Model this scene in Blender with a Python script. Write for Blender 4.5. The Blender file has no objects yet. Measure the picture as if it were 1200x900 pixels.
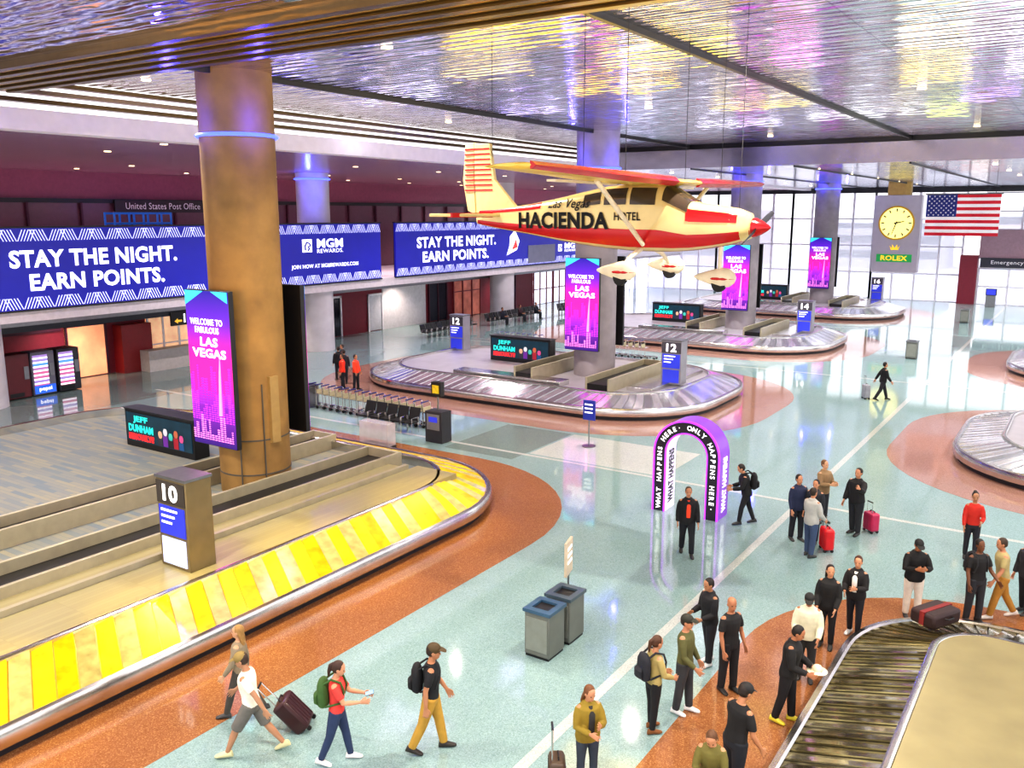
import bpy, math, random, time
from mathutils import Vector, Matrix
random.seed(7)
S=bpy.context.scene
V=Vector
rad=math.radians
PHI=rad(33.5); H=8.5      # hall axis runs along +Y, metres
# ---------------------------------------------------------------- camera
cam=bpy.data.cameras.new('camera'); co=bpy.data.objects.new('camera',cam); S.collection.objects.link(co)
co.location=(0,0,H); co.rotation_euler=(rad(90)-math.atan(200/1030),0,PHI); cam.lens=30.9; cam.sensor_width=36; cam.clip_end=600
S.camera=co
S.view_settings.view_transform='Standard'
try: S.view_settings.look='Medium High Contrast'
except Exception: pass
# ---------------------------------------------------------------- materials
def hx(h):
    h=h.lstrip('#'); o=[]
    for i in (0,2,4):
        c=int(h[i:i+2],16)/255
        o.append(c/12.92 if c<=.04045 else ((c+.055)/1.055)**2.4)
    return (*o,1)
MC={}
def M(h,r=.5,m=0.,n=.1,ns=5,e=0,alpha=1,key=None):
    k=(h,r,m,n,ns,e,alpha)
    if k in MC: return MC[k]
    mt=bpy.data.materials.new('mat_'+h.strip('#')+'_%d'%len(MC)); mt.use_nodes=True
    nt=mt.node_tree; b=nt.nodes['Principled BSDF']
    b.inputs['Roughness'].default_value=r; b.inputs['Metallic'].default_value=m
    b.inputs['Alpha'].default_value=alpha
    tc=nt.nodes.new('ShaderNodeTexCoord'); nz=nt.nodes.new('ShaderNodeTexNoise'); nz.inputs['Scale'].default_value=ns
    nz.inputs['Detail'].default_value=4
    mr=nt.nodes.new('ShaderNodeMapRange'); mr.inputs[1].default_value=.25; mr.inputs[2].default_value=.75
    mr.inputs[3].default_value=1-n; mr.inputs[4].default_value=1+n
    vm=nt.nodes.new('ShaderNodeVectorMath'); vm.operation='SCALE'
    vm.inputs[0].default_value=hx(h)[:3]
    nt.links.new(tc.outputs['Object'],nz.inputs['Vector']); nt.links.new(nz.outputs[0],mr.inputs[0])
    nt.links.new(mr.outputs[0],vm.inputs['Scale']); nt.links.new(vm.outputs[0],b.inputs['Base Color'])
    if e:
        nt.links.new(vm.outputs[0],b.inputs['Emission Color']); b.inputs['Emission Strength'].default_value=e
    MC[k]=mt; return mt
def new(name):
    mt=bpy.data.materials.new(name); mt.use_nodes=True; nt=mt.node_tree
    return mt,nt,nt.nodes['Principled BSDF']
def terrazzo(name,cols,rough,scale=60,ior=1.9):
    mt,nt,b=new(name); N=nt.nodes.new; L=nt.links.new
    tc=N('ShaderNodeTexCoord'); vo=N('ShaderNodeTexVoronoi'); vo.inputs['Scale'].default_value=scale
    cr=N('ShaderNodeValToRGB'); cr.color_ramp.interpolation='CONSTANT'
    el=cr.color_ramp.elements; el[0].color=hx(cols[0]); el[1].position=.45; el[1].color=hx(cols[1])
    for i,c in enumerate(cols[2:]):
        q=el.new(.7+.15*i); q.color=hx(c)
    sp=N('ShaderNodeSeparateColor'); L(tc.outputs['Object'],vo.inputs['Vector']); L(vo.outputs['Color'],sp.inputs[0]); L(sp.outputs[0],cr.inputs[0])
    nz=N('ShaderNodeTexNoise'); nz.inputs['Scale'].default_value=.25; nz.inputs['Detail'].default_value=5; L(tc.outputs['Object'],nz.inputs['Vector'])
    mr=N('ShaderNodeMapRange'); mr.inputs[3].default_value=.84; mr.inputs[4].default_value=1.14; L(nz.outputs[0],mr.inputs[0])
    vm=N('ShaderNodeVectorMath'); vm.operation='SCALE'; L(cr.outputs[0],vm.inputs[0]); L(mr.outputs[0],vm.inputs['Scale']); L(vm.outputs[0],b.inputs['Base Color'])
    b.inputs['Roughness'].default_value=rough; b.inputs['IOR'].default_value=ior
    return mt
mFloor=terrazzo('terrazzo_aqua',['#8aa5a5','#819c9c','#96b0b0','#789393'],.06)
mFloorW=terrazzo('terrazzo_pale',['#b9c0bc','#adb4b0','#c2c7c3','#a3aba7'],.06)
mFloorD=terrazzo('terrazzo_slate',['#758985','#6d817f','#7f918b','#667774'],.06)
mOrange=terrazzo('terrazzo_rust',['#8e5e3c','#966642','#845434','#a67850'],.09,60,1.6)
mOrangeP=terrazzo('terrazzo_pink_tan',['#9c786c','#a48072','#926e62','#ae8a7c'],.07,60,1.75)
def slats(name,base,rough,sx,sy,bump,var=.15,metal=1.,dist=.05):
    mt,nt,b=new(name); N=nt.nodes.new; L=nt.links.new
    tc=N('ShaderNodeTexCoord'); mp=N('ShaderNodeMapping'); mp.inputs['Scale'].default_value=(sx,sy,1); L(tc.outputs['Object'],mp.inputs[0])
    nz=N('ShaderNodeTexNoise'); nz.inputs['Scale'].default_value=1; nz.inputs['Detail'].default_value=1; L(mp.outputs[0],nz.inputs['Vector'])
    wv=N('ShaderNodeTexWave'); wv.bands_direction='Y'; wv.inputs['Scale'].default_value=.8; L(tc.outputs['Object'],wv.inputs['Vector'])
    br=N('ShaderNodeTexBrick'); br.inputs['Scale'].default_value=1; br.inputs['Brick Width'].default_value=1.5; br.inputs['Row Height'].default_value=.5
    br.inputs['Mortar Size'].default_value=.016; br.offset=0
    br.inputs['Color1'].default_value=(1,1,1,1); br.inputs['Color2'].default_value=(1-var,)*3+(1,); br.inputs['Mortar'].default_value=(.35,.33,.4,1)
    L(tc.outputs['Object'],br.inputs['Vector'])
    ad=N('ShaderNodeMath'); ad.operation='ADD'; L(nz.outputs[0],ad.inputs[0]); 
    m2=N('ShaderNodeMath'); m2.operation='MULTIPLY'; m2.inputs[1].default_value=.3; L(wv.outputs[0],m2.inputs[0]); L(m2.outputs[0],ad.inputs[1])
    bp=N('ShaderNodeBump'); bp.inputs['Strength'].default_value=bump; bp.inputs['Distance'].default_value=dist; L(ad.outputs[0],bp.inputs['Height']); L(bp.outputs[0],b.inputs['Normal'])
    vm=N('ShaderNodeVectorMath'); vm.operation='MULTIPLY'; vm.inputs[1].default_value=hx(base)[:3]; L(br.outputs[0],vm.inputs[0]); L(vm.outputs[0],b.inputs['Base Color'])
    b.inputs['Metallic'].default_value=metal; b.inputs['Roughness'].default_value=rough
    return mt
mCeil=slats('ceiling_metal','#e9e6ee',.11,1.1,2.6,.7,.25,dist=.07)
mCeilLow=slats('ceiling_low','#b48c9c',.25,.35,2.5,.15,.1,.3)
mFascia=slats('fascia_metal','#e4e2ea',.2,1,1,.3,.1)
def tiles(name,c1,c2,mo,w,h,rough=.5,metal=0,ms=.02,e=0,off=.5,coord='Object',rotx=False):
    mt,nt,b=new(name); N=nt.nodes.new; L=nt.links.new
    tc=N('ShaderNodeTexCoord'); br=N('ShaderNodeTexBrick'); br.inputs['Scale'].default_value=1; br.inputs['Brick Width'].default_value=w; br.inputs['Row Height'].default_value=h
    br.inputs['Mortar Size'].default_value=ms; br.offset=off
    br.inputs['Color1'].default_value=hx(c1); br.inputs['Color2'].default_value=hx(c2); br.inputs['Mortar'].default_value=hx(mo)
    if rotx:
        mp=N('ShaderNodeMapping'); mp.inputs['Rotation'].default_value=rotx; L(tc.outputs[coord],mp.inputs[0]); L(mp.outputs[0],br.inputs['Vector'])
    else: L(tc.outputs[coord],br.inputs['Vector'])
    L(br.outputs[0],b.inputs['Base Color']); b.inputs['Roughness'].default_value=rough; b.inputs['Metallic'].default_value=metal
    if e: L(br.outputs[0],b.inputs['Emission Color']); b.inputs['Emission Strength'].default_value=e
    return mt
mGrey=tiles('platform_grey_strips','#8e8a76','#66747c','#647078',1.1,.16,.55,ms=.006)
mBeige=tiles('shelf_beige_strips','#a0966e','#968c68','#8e8660',.12,1.4,.3,ms=.004,off=0)
mSteel=M('#d0cecb',.2,1,.12,3); mSteelD=M('#85868a',.3,.9); mBlack=M('#141416',.45); mDark=M('#2a2a30',.5)
mSide=M('#aca48c',.35,.25,.1,3)
mWhite=M('#eceaf0',.5)
mYel=M('#ffd41c',.2,.4,.35,3,.1); mYel2=M('#fff09a',.14,.7,.3,4,.06); mYel3=M('#fbc408',.2,.4,.35,3,.08)  # yellow lamplight and pale highlights put into plate colours, with a faint glow
mPl=M('#d6d7dc',.18,.9,.12,2); mPl2=M('#eeedf2',.2,.85,.12,2)
mBr=M('#857c60',.15,.9,.25,2); mBr2=M('#a39a76',.15,.9,.25,2); mBr3=M('#cdc6aa',.13,.9,.25,2)
mMaroon=M('#781e30',.5); mMaroonD=M('#4a1830',.5); mGlassD=M('#2a2c38',.08,.2)
mRubber=M('#1b1b1b',.7)
# ---------------------------------------------------------------- builder
class B:
    def __init__(s): s.v=[];s.f=[];s.m=[];s.ms=[];s.X=None
    def mi(s,mt):
        if mt not in s.ms: s.ms.append(mt)
        return s.ms.index(mt)
    def raw(s,vs,fs,mt):
        o=len(s.v); i=s.mi(mt)
        for p in vs:
            p=V(p); s.v.append(tuple(s.X@p) if s.X else tuple(p))
        for f in fs: s.f.append([o+j for j in f]); s.m.append(i)
        return s
    def box(s,x0,x1,y0,y1,z0,z1,mt):
        return s.raw([(x0,y0,z0),(x1,y0,z0),(x1,y1,z0),(x0,y1,z0),(x0,y0,z1),(x1,y0,z1),(x1,y1,z1),(x0,y1,z1)],
          [(3,2,1,0),(4,5,6,7),(0,1,5,4),(1,2,6,5),(2,3,7,6),(3,0,4,7)],mt)
    def rings(s,R,mt,cap=True,closed=False):
        n=len(R[0]); vs=[p for r in R for p in r]; fs=[]
        k=len(R)
        for i in range(k-1 if not closed else k):
            for j in range(n):
                a=i*n+j; b=i*n+(j+1)%n; i2=(i+1)%k
                fs.append((a,b,i2*n+(j+1)%n,i2*n+j))
        if cap and not closed: fs.append(tuple(range(n))[::-1]); fs.append(tuple((k-1)*n+j for j in range(n)))
        return s.raw(vs,fs,mt)
    def tube(s,pts,rs,mt,n=10,dome=False):
        pts=[V(p) for p in pts]
        if not hasattr(rs,'__len__'): rs=[rs]*len(pts)
        rs=list(rs)
        if dome:
            d0=(pts[0]-pts[1]).normalized(); d1=(pts[-1]-pts[-2]).normalized()
            a,b=pts[0],pts[-1]; ra,rb=rs[0],rs[-1]
            pts=[a+d0*ra*.95,a+d0*ra*.7]+pts+[b+d1*rb*.7,b+d1*rb*.95]; rs=[ra*.25,ra*.72]+rs+[rb*.72,rb*.25]
        R=[];u=None
        for i,p in enumerate(pts):
            t=((pts[min(i+1,len(pts)-1)]-pts[max(i-1,0)])).normalized()
            if u is None:
                u=t.orthogonal().normalized()
            else:
                u=(u-t*u.dot(t)).normalized()
            w=t.cross(u)
            R.append([p+(u*math.cos(2*math.pi*j/n)+w*math.sin(2*math.pi*j/n))*rs[i] for j in range(n)])
        return s.rings(R,mt)
    def ell(s,pts,A,Bv,mt,n=14):
        R=[[V(p)+V(a)*math.cos(2*math.pi*j/n)+V(b)*math.sin(2*math.pi*j/n) for j in range(n)] for p,a,b in zip(pts,A,Bv)]
        return s.rings(R,mt)
    def ball(s,c,r,mt,nu=14,nv=9):
        if not hasattr(r,'__len__'): r=(r,r,r)
        R=[]
        for i in range(1,nv):
            th=math.pi*i/nv
            R.append([(c[0]+r[0]*math.sin(th)*math.cos(2*math.pi*j/nu),c[1]+r[1]*math.sin(th)*math.sin(2*math.pi*j/nu),c[2]-r[2]*math.cos(th)) for j in range(nu)])
        return s.rings(R,mt)
    def prism(s,poly,z0,z1,mt):
        return s.rings([[(p[0],p[1],z0) for p in poly],[(p[0],p[1],z1) for p in poly]],mt)
    def cyl(s,x,y,z0,z1,r,mt,n=32,r2=None):
        r2=r if r2 is None else r2
        return s.rings([[(x+q*math.cos(2*math.pi*j/n),y+q*math.sin(2*math.pi*j/n),z) for j in range(n)] for q,z in ((r,z0),(r2,z1))],mt)
    def obj(s,name,parent=None,loc=(0,0,0),rot=(0,0,0),bev=0,vox=0,**k):
        me=bpy.data.meshes.new(name); me.from_pydata(s.v,[],s.f)
        for mt in s.ms: me.materials.append(mt)
        me.polygons.foreach_set('material_index',s.m); me.polygons.foreach_set('use_smooth',[True]*len(s.f))
        me.update()
        if not vox: me.set_sharp_from_angle(angle=.7)
        ob=bpy.data.objects.new(name,me); S.collection.objects.link(ob)
        ob.location=loc; ob.rotation_euler=rot
        if parent: ob.parent=parent
        if bev:
            md=ob.modifiers.new('bevel','BEVEL'); md.width=bev; md.segments=2; md.limit_method='ANGLE'
        if vox:
            md=ob.modifiers.new('remesh','REMESH'); md.mode='VOXEL'; md.voxel_size=vox; md.use_smooth_shade=True
            md=ob.modifiers.new('smooth','SMOOTH'); md.factor=.5; md.iterations=2
        for a,b in k.items(): ob[a]=b
        return ob
def thing(name,loc,label,category,rot=0,group=None):
    e=bpy.data.objects.new(name,None); S.collection.objects.link(e); e.empty_display_size=.2
    e.location=loc if len(loc)==3 else (*loc,0); e.rotation_euler=(0,0,rot); e['label']=label; e['category']=category
    if group: e['group']=group
    return e
def text(s,parent,loc,rot,w,h,mt,name='lettering',bold=.0,ext=.004,shear=0,fn=None,lab=None):
    cu=bpy.data.curves.new(name,'FONT'); cu.body=s; cu.align_x='CENTER'; cu.offset=bold; cu.extrude=.01; cu.resolution_u=3; cu.shear=shear
    cu.space_line=.95; cu.space_character=1.06
    o=bpy.data.objects.new(name,cu); me=bpy.data.meshes.new_from_object(o); bpy.data.objects.remove(o)
    xs=[v.co.x for v in me.vertices]; ys=[v.co.y for v in me.vertices]
    cx,cy=(min(xs)+max(xs))/2,(min(ys)+max(ys))/2; W,Hh=max(xs)-min(xs),max(ys)-min(ys)
    sx=w/W if w else h/Hh; sy=h/Hh if h else sx
    for v in me.vertices:
        p=V(((v.co.x-cx)*sx,(v.co.y-cy)*sy,v.co.z*ext/.01))
        v.co=fn(p) if fn else p
    me.materials.clear(); me.materials.append(mt)
    ob=bpy.data.objects.new(name,me); S.collection.objects.link(ob); ob.location=loc; ob.rotation_euler=rot; ob.parent=parent
    if lab: ob['label']=lab
    return ob
FY=(rad(90),0,0)
FX=(rad(90),0,rad(90))
# ================================================================ SHELL
def st(b,name,**k): return b.obj(name,kind='structure',**k)
st(B().box(-50.5,16,-3,96,-.2,0,mFloor),'floor')
st(B().box(-120,80,96,200,-.3,-.05,M('#d0d0d8',.8)),'ground')
def rr(hxx,hy,r,n=12):
    o=[]
    for q,(cx,cy) in enumerate(((hxx-r,hy-r),(-hxx+r,hy-r),(-hxx+r,-hy+r),(hxx-r,-hy+r))):
        for i in range(n+1):
            a=math.pi/2*(q+i/n); o.append((cx+r*math.cos(a),cy+r*math.sin(a)))
    return o
tn=[0]
def trim(b,z=0,**k):
    tn[0]+=1; return st(b,'trim_%d'%tn[0],**k)
def pad(x0,x1,y0,y1,r,z=.004,mt=None):
    b=B(); cx,cy=(x0+x1)/2,(y0+y1)/2
    b.prism([(cx+p[0],cy+p[1]) for p in rr((x1-x0)/2,(y1-y0)/2,r)],0.0005,z,mt or mOrange); trim(b)
pad(-36.0,-11.6,-2.6,24.4,6.0)
for q in ((-34.4,-11.0,29.4,45.8,6.6),(-34.4,-11.0,50.2,66.6,6.6),(-34.4,-11,71.2,87.6,6.6),(-5.8,15.8,28,44.4,6.4),(-5.8,15.8,49,65,6.4)): pad(*q,mt=mOrangeP)
pad(-5.2,15.8,-2.6,20.8,4.4)
b=B(); b.box(-6.8,-6.6,-3,95,0.0005,.003,mFloorW); trim(b)
for y in (25.6,47.9,68.9):
    b=B(); b.box(-38,15.9,y,y+.18,0.0005,.0035,mFloorW); trim(b)
b=B(); b.box(-19.5,-16.5,24.9,29.2,.0005,.0025,mFloorD); trim(b)
b=B(); b.box(-16.4,-11.2,25.9,29.2,.0005,.0025,mFloorW); trim(b)
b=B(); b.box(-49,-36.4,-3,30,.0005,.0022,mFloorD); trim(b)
# ceilings
st(B().box(-25.5,12,13.6,48,12.2,12.5,mCeil),'ceiling')
trim(B().box(-25.5,12,-3,11.2,11.9,12.2,mCeil)); trim(B().box(-25.5,12,48.3,95.5,11.0,11.3,mCeil)); trim(B().box(-50.5,-25.7,-3,95.5,10.9,11.2,mCeilLow))
mGold=M('#dcb850',.25,.85,.3,1.5); mGoldD=M('#5c4a2c',.3,.65)
for i in range(9):
    y=11.2+i*.27
    trim(B().box(-25.5,12,y,y+.2,11.75+.05*(i%2),12.45,mGold if i%2 else mGoldD))
trim(B().box(-25.9,12,48,48.3,11.0,12.0,mFascia)); trim(B().box(-25.9,12,47.9,48.3,12.0,12.5,M('#1c1a20',.3,.4)))
b=B()
for i in range(4): b.box(-25.7-.02*i,-25.45,-3,48,12.3-.25*i,12.42-.25*i,mGoldD if i%2 else M('#7a6a5a',.3,.8))
trim(b)
trim(B().box(-26.3,-25.6,-3,95,10.8,11.4,M('#e6dfe4',.4,0,.05,3,.06)))
for x in (-19.8,-8.3):
    trim(B().box(x-.06,x+.06,13.6,48,12.08,12.22,mBlack))
for x in (-19.8,-8.3,-14): trim(B().box(x-.05,x+.05,48.3,95,10.92,11.02,mBlack))
b=B(); b.box(-50.8,-50.5,-3,95.5,9.2,10.9,M('#8e4a62',.5)).box(-50.8,-50.5,-3,95.5,4,9.2,M('#643c4c',.3)); st(b,'wall_left_upper')
b=B()
for i in range(24):
    y=14+i*3.2; b.box(-50.45,-50.3,y,y+.12,4.4,9.2,mMaroonD)
b.box(-50.5,-50.3,14,94,9.1,9.35,M('#1a1216',.4)); trim(b)
trim(B().box(-50.5,-39.9,-3,95,3.85,4.15,M('#c9c0c4',.6)))
e=thing('wall_sign',(-50.2,35.5,9.0),'dark fascia sign with small pale lettering on upper wall','sign')
B().box(-.05,.06,-3.4,3.4,-.45,.3,M('#2c2024',.4)).obj('sign_board',e)
text('United States Post Office',e,(.08,0,-.05),FX,5.4,.4,mWhite)
b=B(); b.box(-44.3,-44,-3,70,0,3.85,mMaroon); st(b,'wall_left')
b=B(); b.box(-44.3,-44,70,95.3,3.6,4.1,mWhite); trim(b)
dn=[0];wn=[0]
def bay(y0,y1,mt,fr,z1=2.7,mull=0,nm='door',cross=None,x=-44):
    b=B(); b.box(x-.02,x+.05,y0,y1,0.05,z1,mt)
    w=.12
    for yy in [y0,y1-w]+[y0+(y1-y0)*(i+1)/(mull+1)-w/2 for i in range(mull)]: b.box(x,x+.12,yy,yy+w,0,z1+.1,fr)
    b.box(x,x+.12,y0,y1,z1,z1+.14,fr)
    if cross: b.box(x,x+.1,y0,y1,cross,cross+.08,fr)
    c=dn if nm=='door' else wn
    c[0]+=1; return st(b,'%s_%d'%(nm,c[0]))
mWarm=M('#ffb080',.5,0,.3,.8,.7); mPane=M('#f2f2ff',.1,0,.12,.5,.9)  # emission stands in for warm interior light and for daylight in panes
bay(24.7,27.0,mWarm,mMaroonD); bay(29.4,33.5,M('#e8b890',.3,0,.4,1.2,.6),mWhite,2.9,3,'door',1.2)  # first panel is a lit alcove; interior light painted as glowing colour
bay(36.5,37.6,mGlassD,mMaroonD); bay(43.5,44.7,mGlassD,mWhite); bay(47.4,49,M('#c0c2cc',.4),mWhite,2.6)
bay(54.4,56.8,M('#3a3c48',.1,.2),mMaroonD,3,1); bay(57.6,61.5,M('#b86a5a',.2,0,.4,1,.3),mMaroon,3,2,'door',2.1)
bay(64,67,M('#2a2a34',.1,.2),mMaroonD,3,1); 
b=B()
b.box(-44.02,-43.9,49,54,0,3.85,M('#d8d6dc',.5)).box(-44.02,-43.9,17,24.5,2.6,3.85,mMaroonD).box(-44.02,-43.9,33.6,36.3,0,3.8,M('#b9a9a0',.5)); trim(b)
b=B(); b.box(-43.99,-43.2,27.4,29.2,0,2.6,M('#8a1f24',.4)).box(-43.2,-42.4,28.4,31.5,0,1.15,M('#b9b4b0',.5)); trim(b)
trim(B().box(-42.5,-41.9,18,36,3.0,3.5,M('#1e2230',.4)))
e=thing('door_sign',(-41.8,30.3,2.45),'small black hanging sign with lit number above glass doors','sign')
B().box(-.1,0,-.8,.8,0,.75,mBlack).obj('sign_box',e,bev=.01)
text('12',e,(.01,.3,.38),FX,.6,.5,M('#ffffff',.4,0,.01,3,1.1),bold=.02)
b=B(); b.raw([(.012,-.6,.25),(.012,-.38,.1),(.012,-.38,.19),(.012,-.12,.19),(.012,-.12,.31),(.012,-.38,.31),(.012,-.38,.4)],[(0,1,2,3,4,5,6)],M('#f0c040',.4,0,.1,3,.6)); b.obj('arrow_mark',e)
for i in range(7):
    y=70+i*3.6
    bay(y,y+3.5,mPane,mMaroon if i<3 else mWhite,3.5,2,'window',1.4)
trim(B().box(-40.6,-39.5,-3,76,3.75,4.28,M('#d4cdd4',.5)))
b=B()
for i in range(4): b.box(-41.9+.35*i,-41.7+.35*i,-3,76,3.3+.12*i,3.4+.12*i,mSteelD)
trim(b)
trim(B().box(-44.3,-39.6,70,95.3,4.1,4.6,M('#c8c8d4',.5)))
for i in range(6):
    bay(76.5+i*3.1,79.5+i*3.1,mPane,mWhite,9.0,1,'window',6.5)
def window(x0,x1,z0,z1,nx,nz,y=95,mt=None):
    b=B(); fr=mt or M('#d8d4de',.5)
    b.box(x0,x1,y+.05,y+.08,z0,z1,M('#f0f2ff',.05,0,.02,5,.5,.3))  # pane emission stands in for bright daylight
    for i in range(nx+1):
        x=x0+(x1-x0)*i/nx; b.box(x-.09,x+.09,y-.1,y+.15,z0,z1,fr)
    for i in range(nz+1):
        z=z0+(z1-z0)*i/nz; b.box(x0,x1,y-.08,y+.12,z-.07,z+.07,fr)
    wn[0]+=1; return st(b,'window_%d'%wn[0])
for i in range(4): window(-43.8+i*8.2,-43.8+(i+1)*8.2,0,10.6,4,4)
window(-9.4,16,0,3.4,10,2,y=94.4); window(-9.4,16,7.0,10.4,8,2)
b=B(); b.box(-11,-9.5,93.8,95,0,4.6,mMaroon).box(-9.5,16,94.5,95,4.3,7.0,M('#a48490',.5)).box(-44,16,94.8,95.3,10.5,11.2,mDark)
st(b,'wall_back')
e=thing('exit_sign_board',(-4.9,94.2,3.5),'long dark sign board over the glass exit doors','sign')
B().box(-4.4,6,-.1,.1,0,.9,M('#2a2a38',.4)).obj('sign_board',e)
text('Emergency Exit Only',e,(-.9,-.12,.45),FY,5.2,.45,mWhite)
for i,(x,w,h,c) in enumerate(((-60,24,9,'#b8a8a8'),(-30,20,7,'#a9a4b0'),(0,30,8,'#c0b4b0'),(-95,22,12,'#9a98a8'))):
    e=thing('building',(x,150+i*6),'pale concrete building beyond the glass wall','building')
    b=B(); b.box(-w/2,w/2,-6,6,0,h,M(c,.8)); b.box(-w/2-.3,w/2+.3,-6.3,6.3,h,h+.5,mWhite); b.obj('building_body',e)
    for k in range(3):
        B().box(-w/2+.6,w/2-.6,-6.06,-6,1.5+k*h/3,2.7+k*h/3,mGlassD).obj('window_band',e)
# ================================================================ BIG BOARDS
mBlue=M('#1418a0',.35,0,.05,1,.4); mTxt=M('#ffffff',.4,0,.01,3,1.1); mZig=M('#d4d8ff',.4,0,.01,3,.8)
def board(y0,y1,label,zig=True):
    e=thing('billboard',(-39.4,(y0+y1)/2,4.3),label,'billboard'); L=(y1-y0)/2
    B().box(-.15,0,-L,L,0,3.56,mBlue).obj('board_panel',e)
    b=B(); b.box(-.2,.05,-L-.06,L+.06,3.56,3.64,mDark).box(-.2,.05,-L-.06,L+.06,-.08,0,mDark).box(-.2,-.15,-L,L,0,3.56,mDark); b.obj('board_frame',e)
    n=int(2*L/1.3); w=2*L/n
    for z0 in (.04,3.0):
        b=B()
        for i in range(n):                 # nested chevrons of fine diagonal lines
            c0=-L+(i+.5)*w
            for k in range(5):
                hw=w/2*(k+1)/5; t=.05; hh=.5
                for sg in (1,-1):
                    a=c0+sg*hw; q=c0+sg*(hw-w*.2)
                    b.raw([(.02,q,z0+hh),(.02,q+sg*t,z0+hh),(.02,a,z0),(.02,a-sg*t,z0)],[(0,1,2,3)],mZig)
        b.obj('chevron_border',e)
    return e
def lion(e,y,z,s):
    b=B(); b.box(.01,.03,y-s,y+s,z-s,z+s,mTxt).obj('emblem_square',e)
    b=B()
    b.tube([(.05,y-.45*s,z-.7*s),(.05,y-.5*s,z),(.05,y-.1*s,z+.55*s),(.05,y+.45*s,z+.35*s),(.05,y+.6*s,z-.05*s),(.05,y+.2*s,z-.1*s),(.05,y+.35*s,z-.5*s),(.05,y+.05*s,z-.75*s)],s*.13,mBlue,6).obj('emblem_mark',e)
e=board(13.5,34.3,'long blue billboard with white bold lettering and chevron borders'); c=23.9
text('STAY THE NIGHT.',e,(.03,24.2-c,2.22),FX,8.4,.78,mTxt,bold=.035)
text('EARN POINTS.',e,(.03,24.2-c,1.18),FX,6.8,.76,mTxt,bold=.035)
e=board(34.4,43.9,'blue billboard with small emblem and white lettering beside concrete column'); c=39.15
lion(e,37.4-c,2.3,.38)
text('MGM',e,(.03,39.3-c,2.42),FX,2.2,.55,mTxt,bold=.03); text('REWARDS.',e,(.03,39.3-c,1.96),FX,2.2,.24,mTxt)
text('JOIN NOW AT MGMREWARDS.COM',e,(.03,38.9-c,1.05),FX,5.6,.3,mTxt,bold=.01)
e=board(45.4,71.6,'long blue billboard with white lettering, grey screen at its end'); c=58.5
text('STAY THE NIGHT.',e,(.03,52.4-c,2.2),FX,9.6,.76,mTxt,bold=.03); text('EARN POINTS.',e,(.03,52.2-c,1.2),FX,8.0,.76,mTxt,bold=.03)
b=B(); b.raw([(.03,58.7-c,.9),(.03,60.2-c,1.3),(.03,60.6-c,2.0),(.03,59.9-c,2.9),(.03,59.2-c,2.4),(.03,59.1-c,1.6)],[(0,1,2,3,4,5)],M('#ffffff',.4,0,.3,4,1.0)); b.obj('printed_figure',e)
b=B(); b.raw([(.035,59.4-c,1.3),(.035,60.3-c,1.5),(.035,60.1-c,2.2)],[(0,1,2)],M('#e83a3a',.4,0,.1,4,.9)); b.obj('printed_figure',e)
B().box(.0,.06,61.9-c,66.2-c,.15,1.6,M('#6c6e86',.3,0,.1,2,.2)).obj('screen',e)
lion(e,67.1-c,1.25,.3); text('MGM',e,(.03,69.3-c,1.4),FX,2.8,.5,mTxt,bold=.03); text('REWARDS.',e,(.03,69.3-c,.98),FX,2.8,.22,mTxt)
e=thing('work_platform',(-41.4,27.5,7.5),'blue tubular scaffold platform standing behind the billboard','scaffold')
b=B(); mB=M('#1c6ad0',.4,0,.1,3,.15)
for z in (0,.5,1.0): 
    for x in (0,.8): b.tube([(x,-1.6,z),(x,1.6,z)],.055,mB,6)
for y in (-1.6,-.8,0,.8,1.6):
    for x in (0,.8): b.tube([(x,y,-3.3),(x,y,1.05)],.055,mB,6)
b.box(-.05,.85,-1.6,1.6,-.05,0,mB); b.obj('platform_frame',e)
# ================================================================ COLUMNS
mConc=M('#92713e',.7,0,.28,1.3); mConcG=M('#968f94',.7,0,.2,1.3); mConcW=M('#c6c2c8',.7,0,.1,1.3)
mCable=M('#555049',.6)
def column(x,y,z0,z1,mt,r=1.0,label='',ring=True,bands=False):
    e=thing('column',(x,y,z0),label,'column')
    b=B()
    zs=[z0,z0+.02]+[z0+(z1-z0)*k/8 for k in range(1,8)]+[z1]
    b.rings([[(r*math.cos(2*math.pi*j/40),r*math.sin(2*math.pi*j/40),z-z0) for j in range(40)] for z in zs],mt); b.obj('shaft',e)
    if ring:
        b=B(); R=[]
        for a in range(48):
            t=2*math.pi*a/48; R.append([((r+.06+.05*math.cos(q))*math.cos(t),(r+.06+.05*math.cos(q))*math.sin(t),10.55-z0+.05*math.sin(q)) for q in (0,1.57,3.14,4.71)])
        b.rings(R,M('#4a5cff',.4,0,.02,3,3),closed=True); b.obj('light_ring',e)
    if bands:
        for zz in (2.2,1.2):
            b=B(); b.cyl(0,0,zz-z0,zz-z0+.04,r+.015,mCable,40); b.obj('steel_band',e)
        b=B(); b.tube([(r*.93,-r*.42,.2),(r*.93,-r*.42,3.2)],.02,mCable,6); b.obj('conduit',e)
        b=B(); b.tube([(r*.5,-r*.92,.2),(r*.5,-r*.92,2.1)],.02,mCable,6); b.obj('conduit',e)
        b=B(); b.box(r*.92,r*1.08,-r*.25,r*.05,1.5,3.4,M('#a08450',.6)); b.obj('cable_cover',e)
    return e
CY=[16.6,37.5,58.5,79.5]
column(-20,CY[0],.62,12.2,mConc,label='massive round tan concrete column rising from the baggage carousel',bands=True)
for y,zt in zip(CY[1:],(12.2,11,11)): column(-20,y,.8,zt,mConcG,label='round grey concrete column rising from a baggage carousel')
column(-40.7,18.9,0,3.8,mConcW,label='round pale column below the mezzanine',ring=False)
column(-40.7,39.3,0,10.9,mConcW,label='round pale column passing behind the blue billboard')
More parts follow.
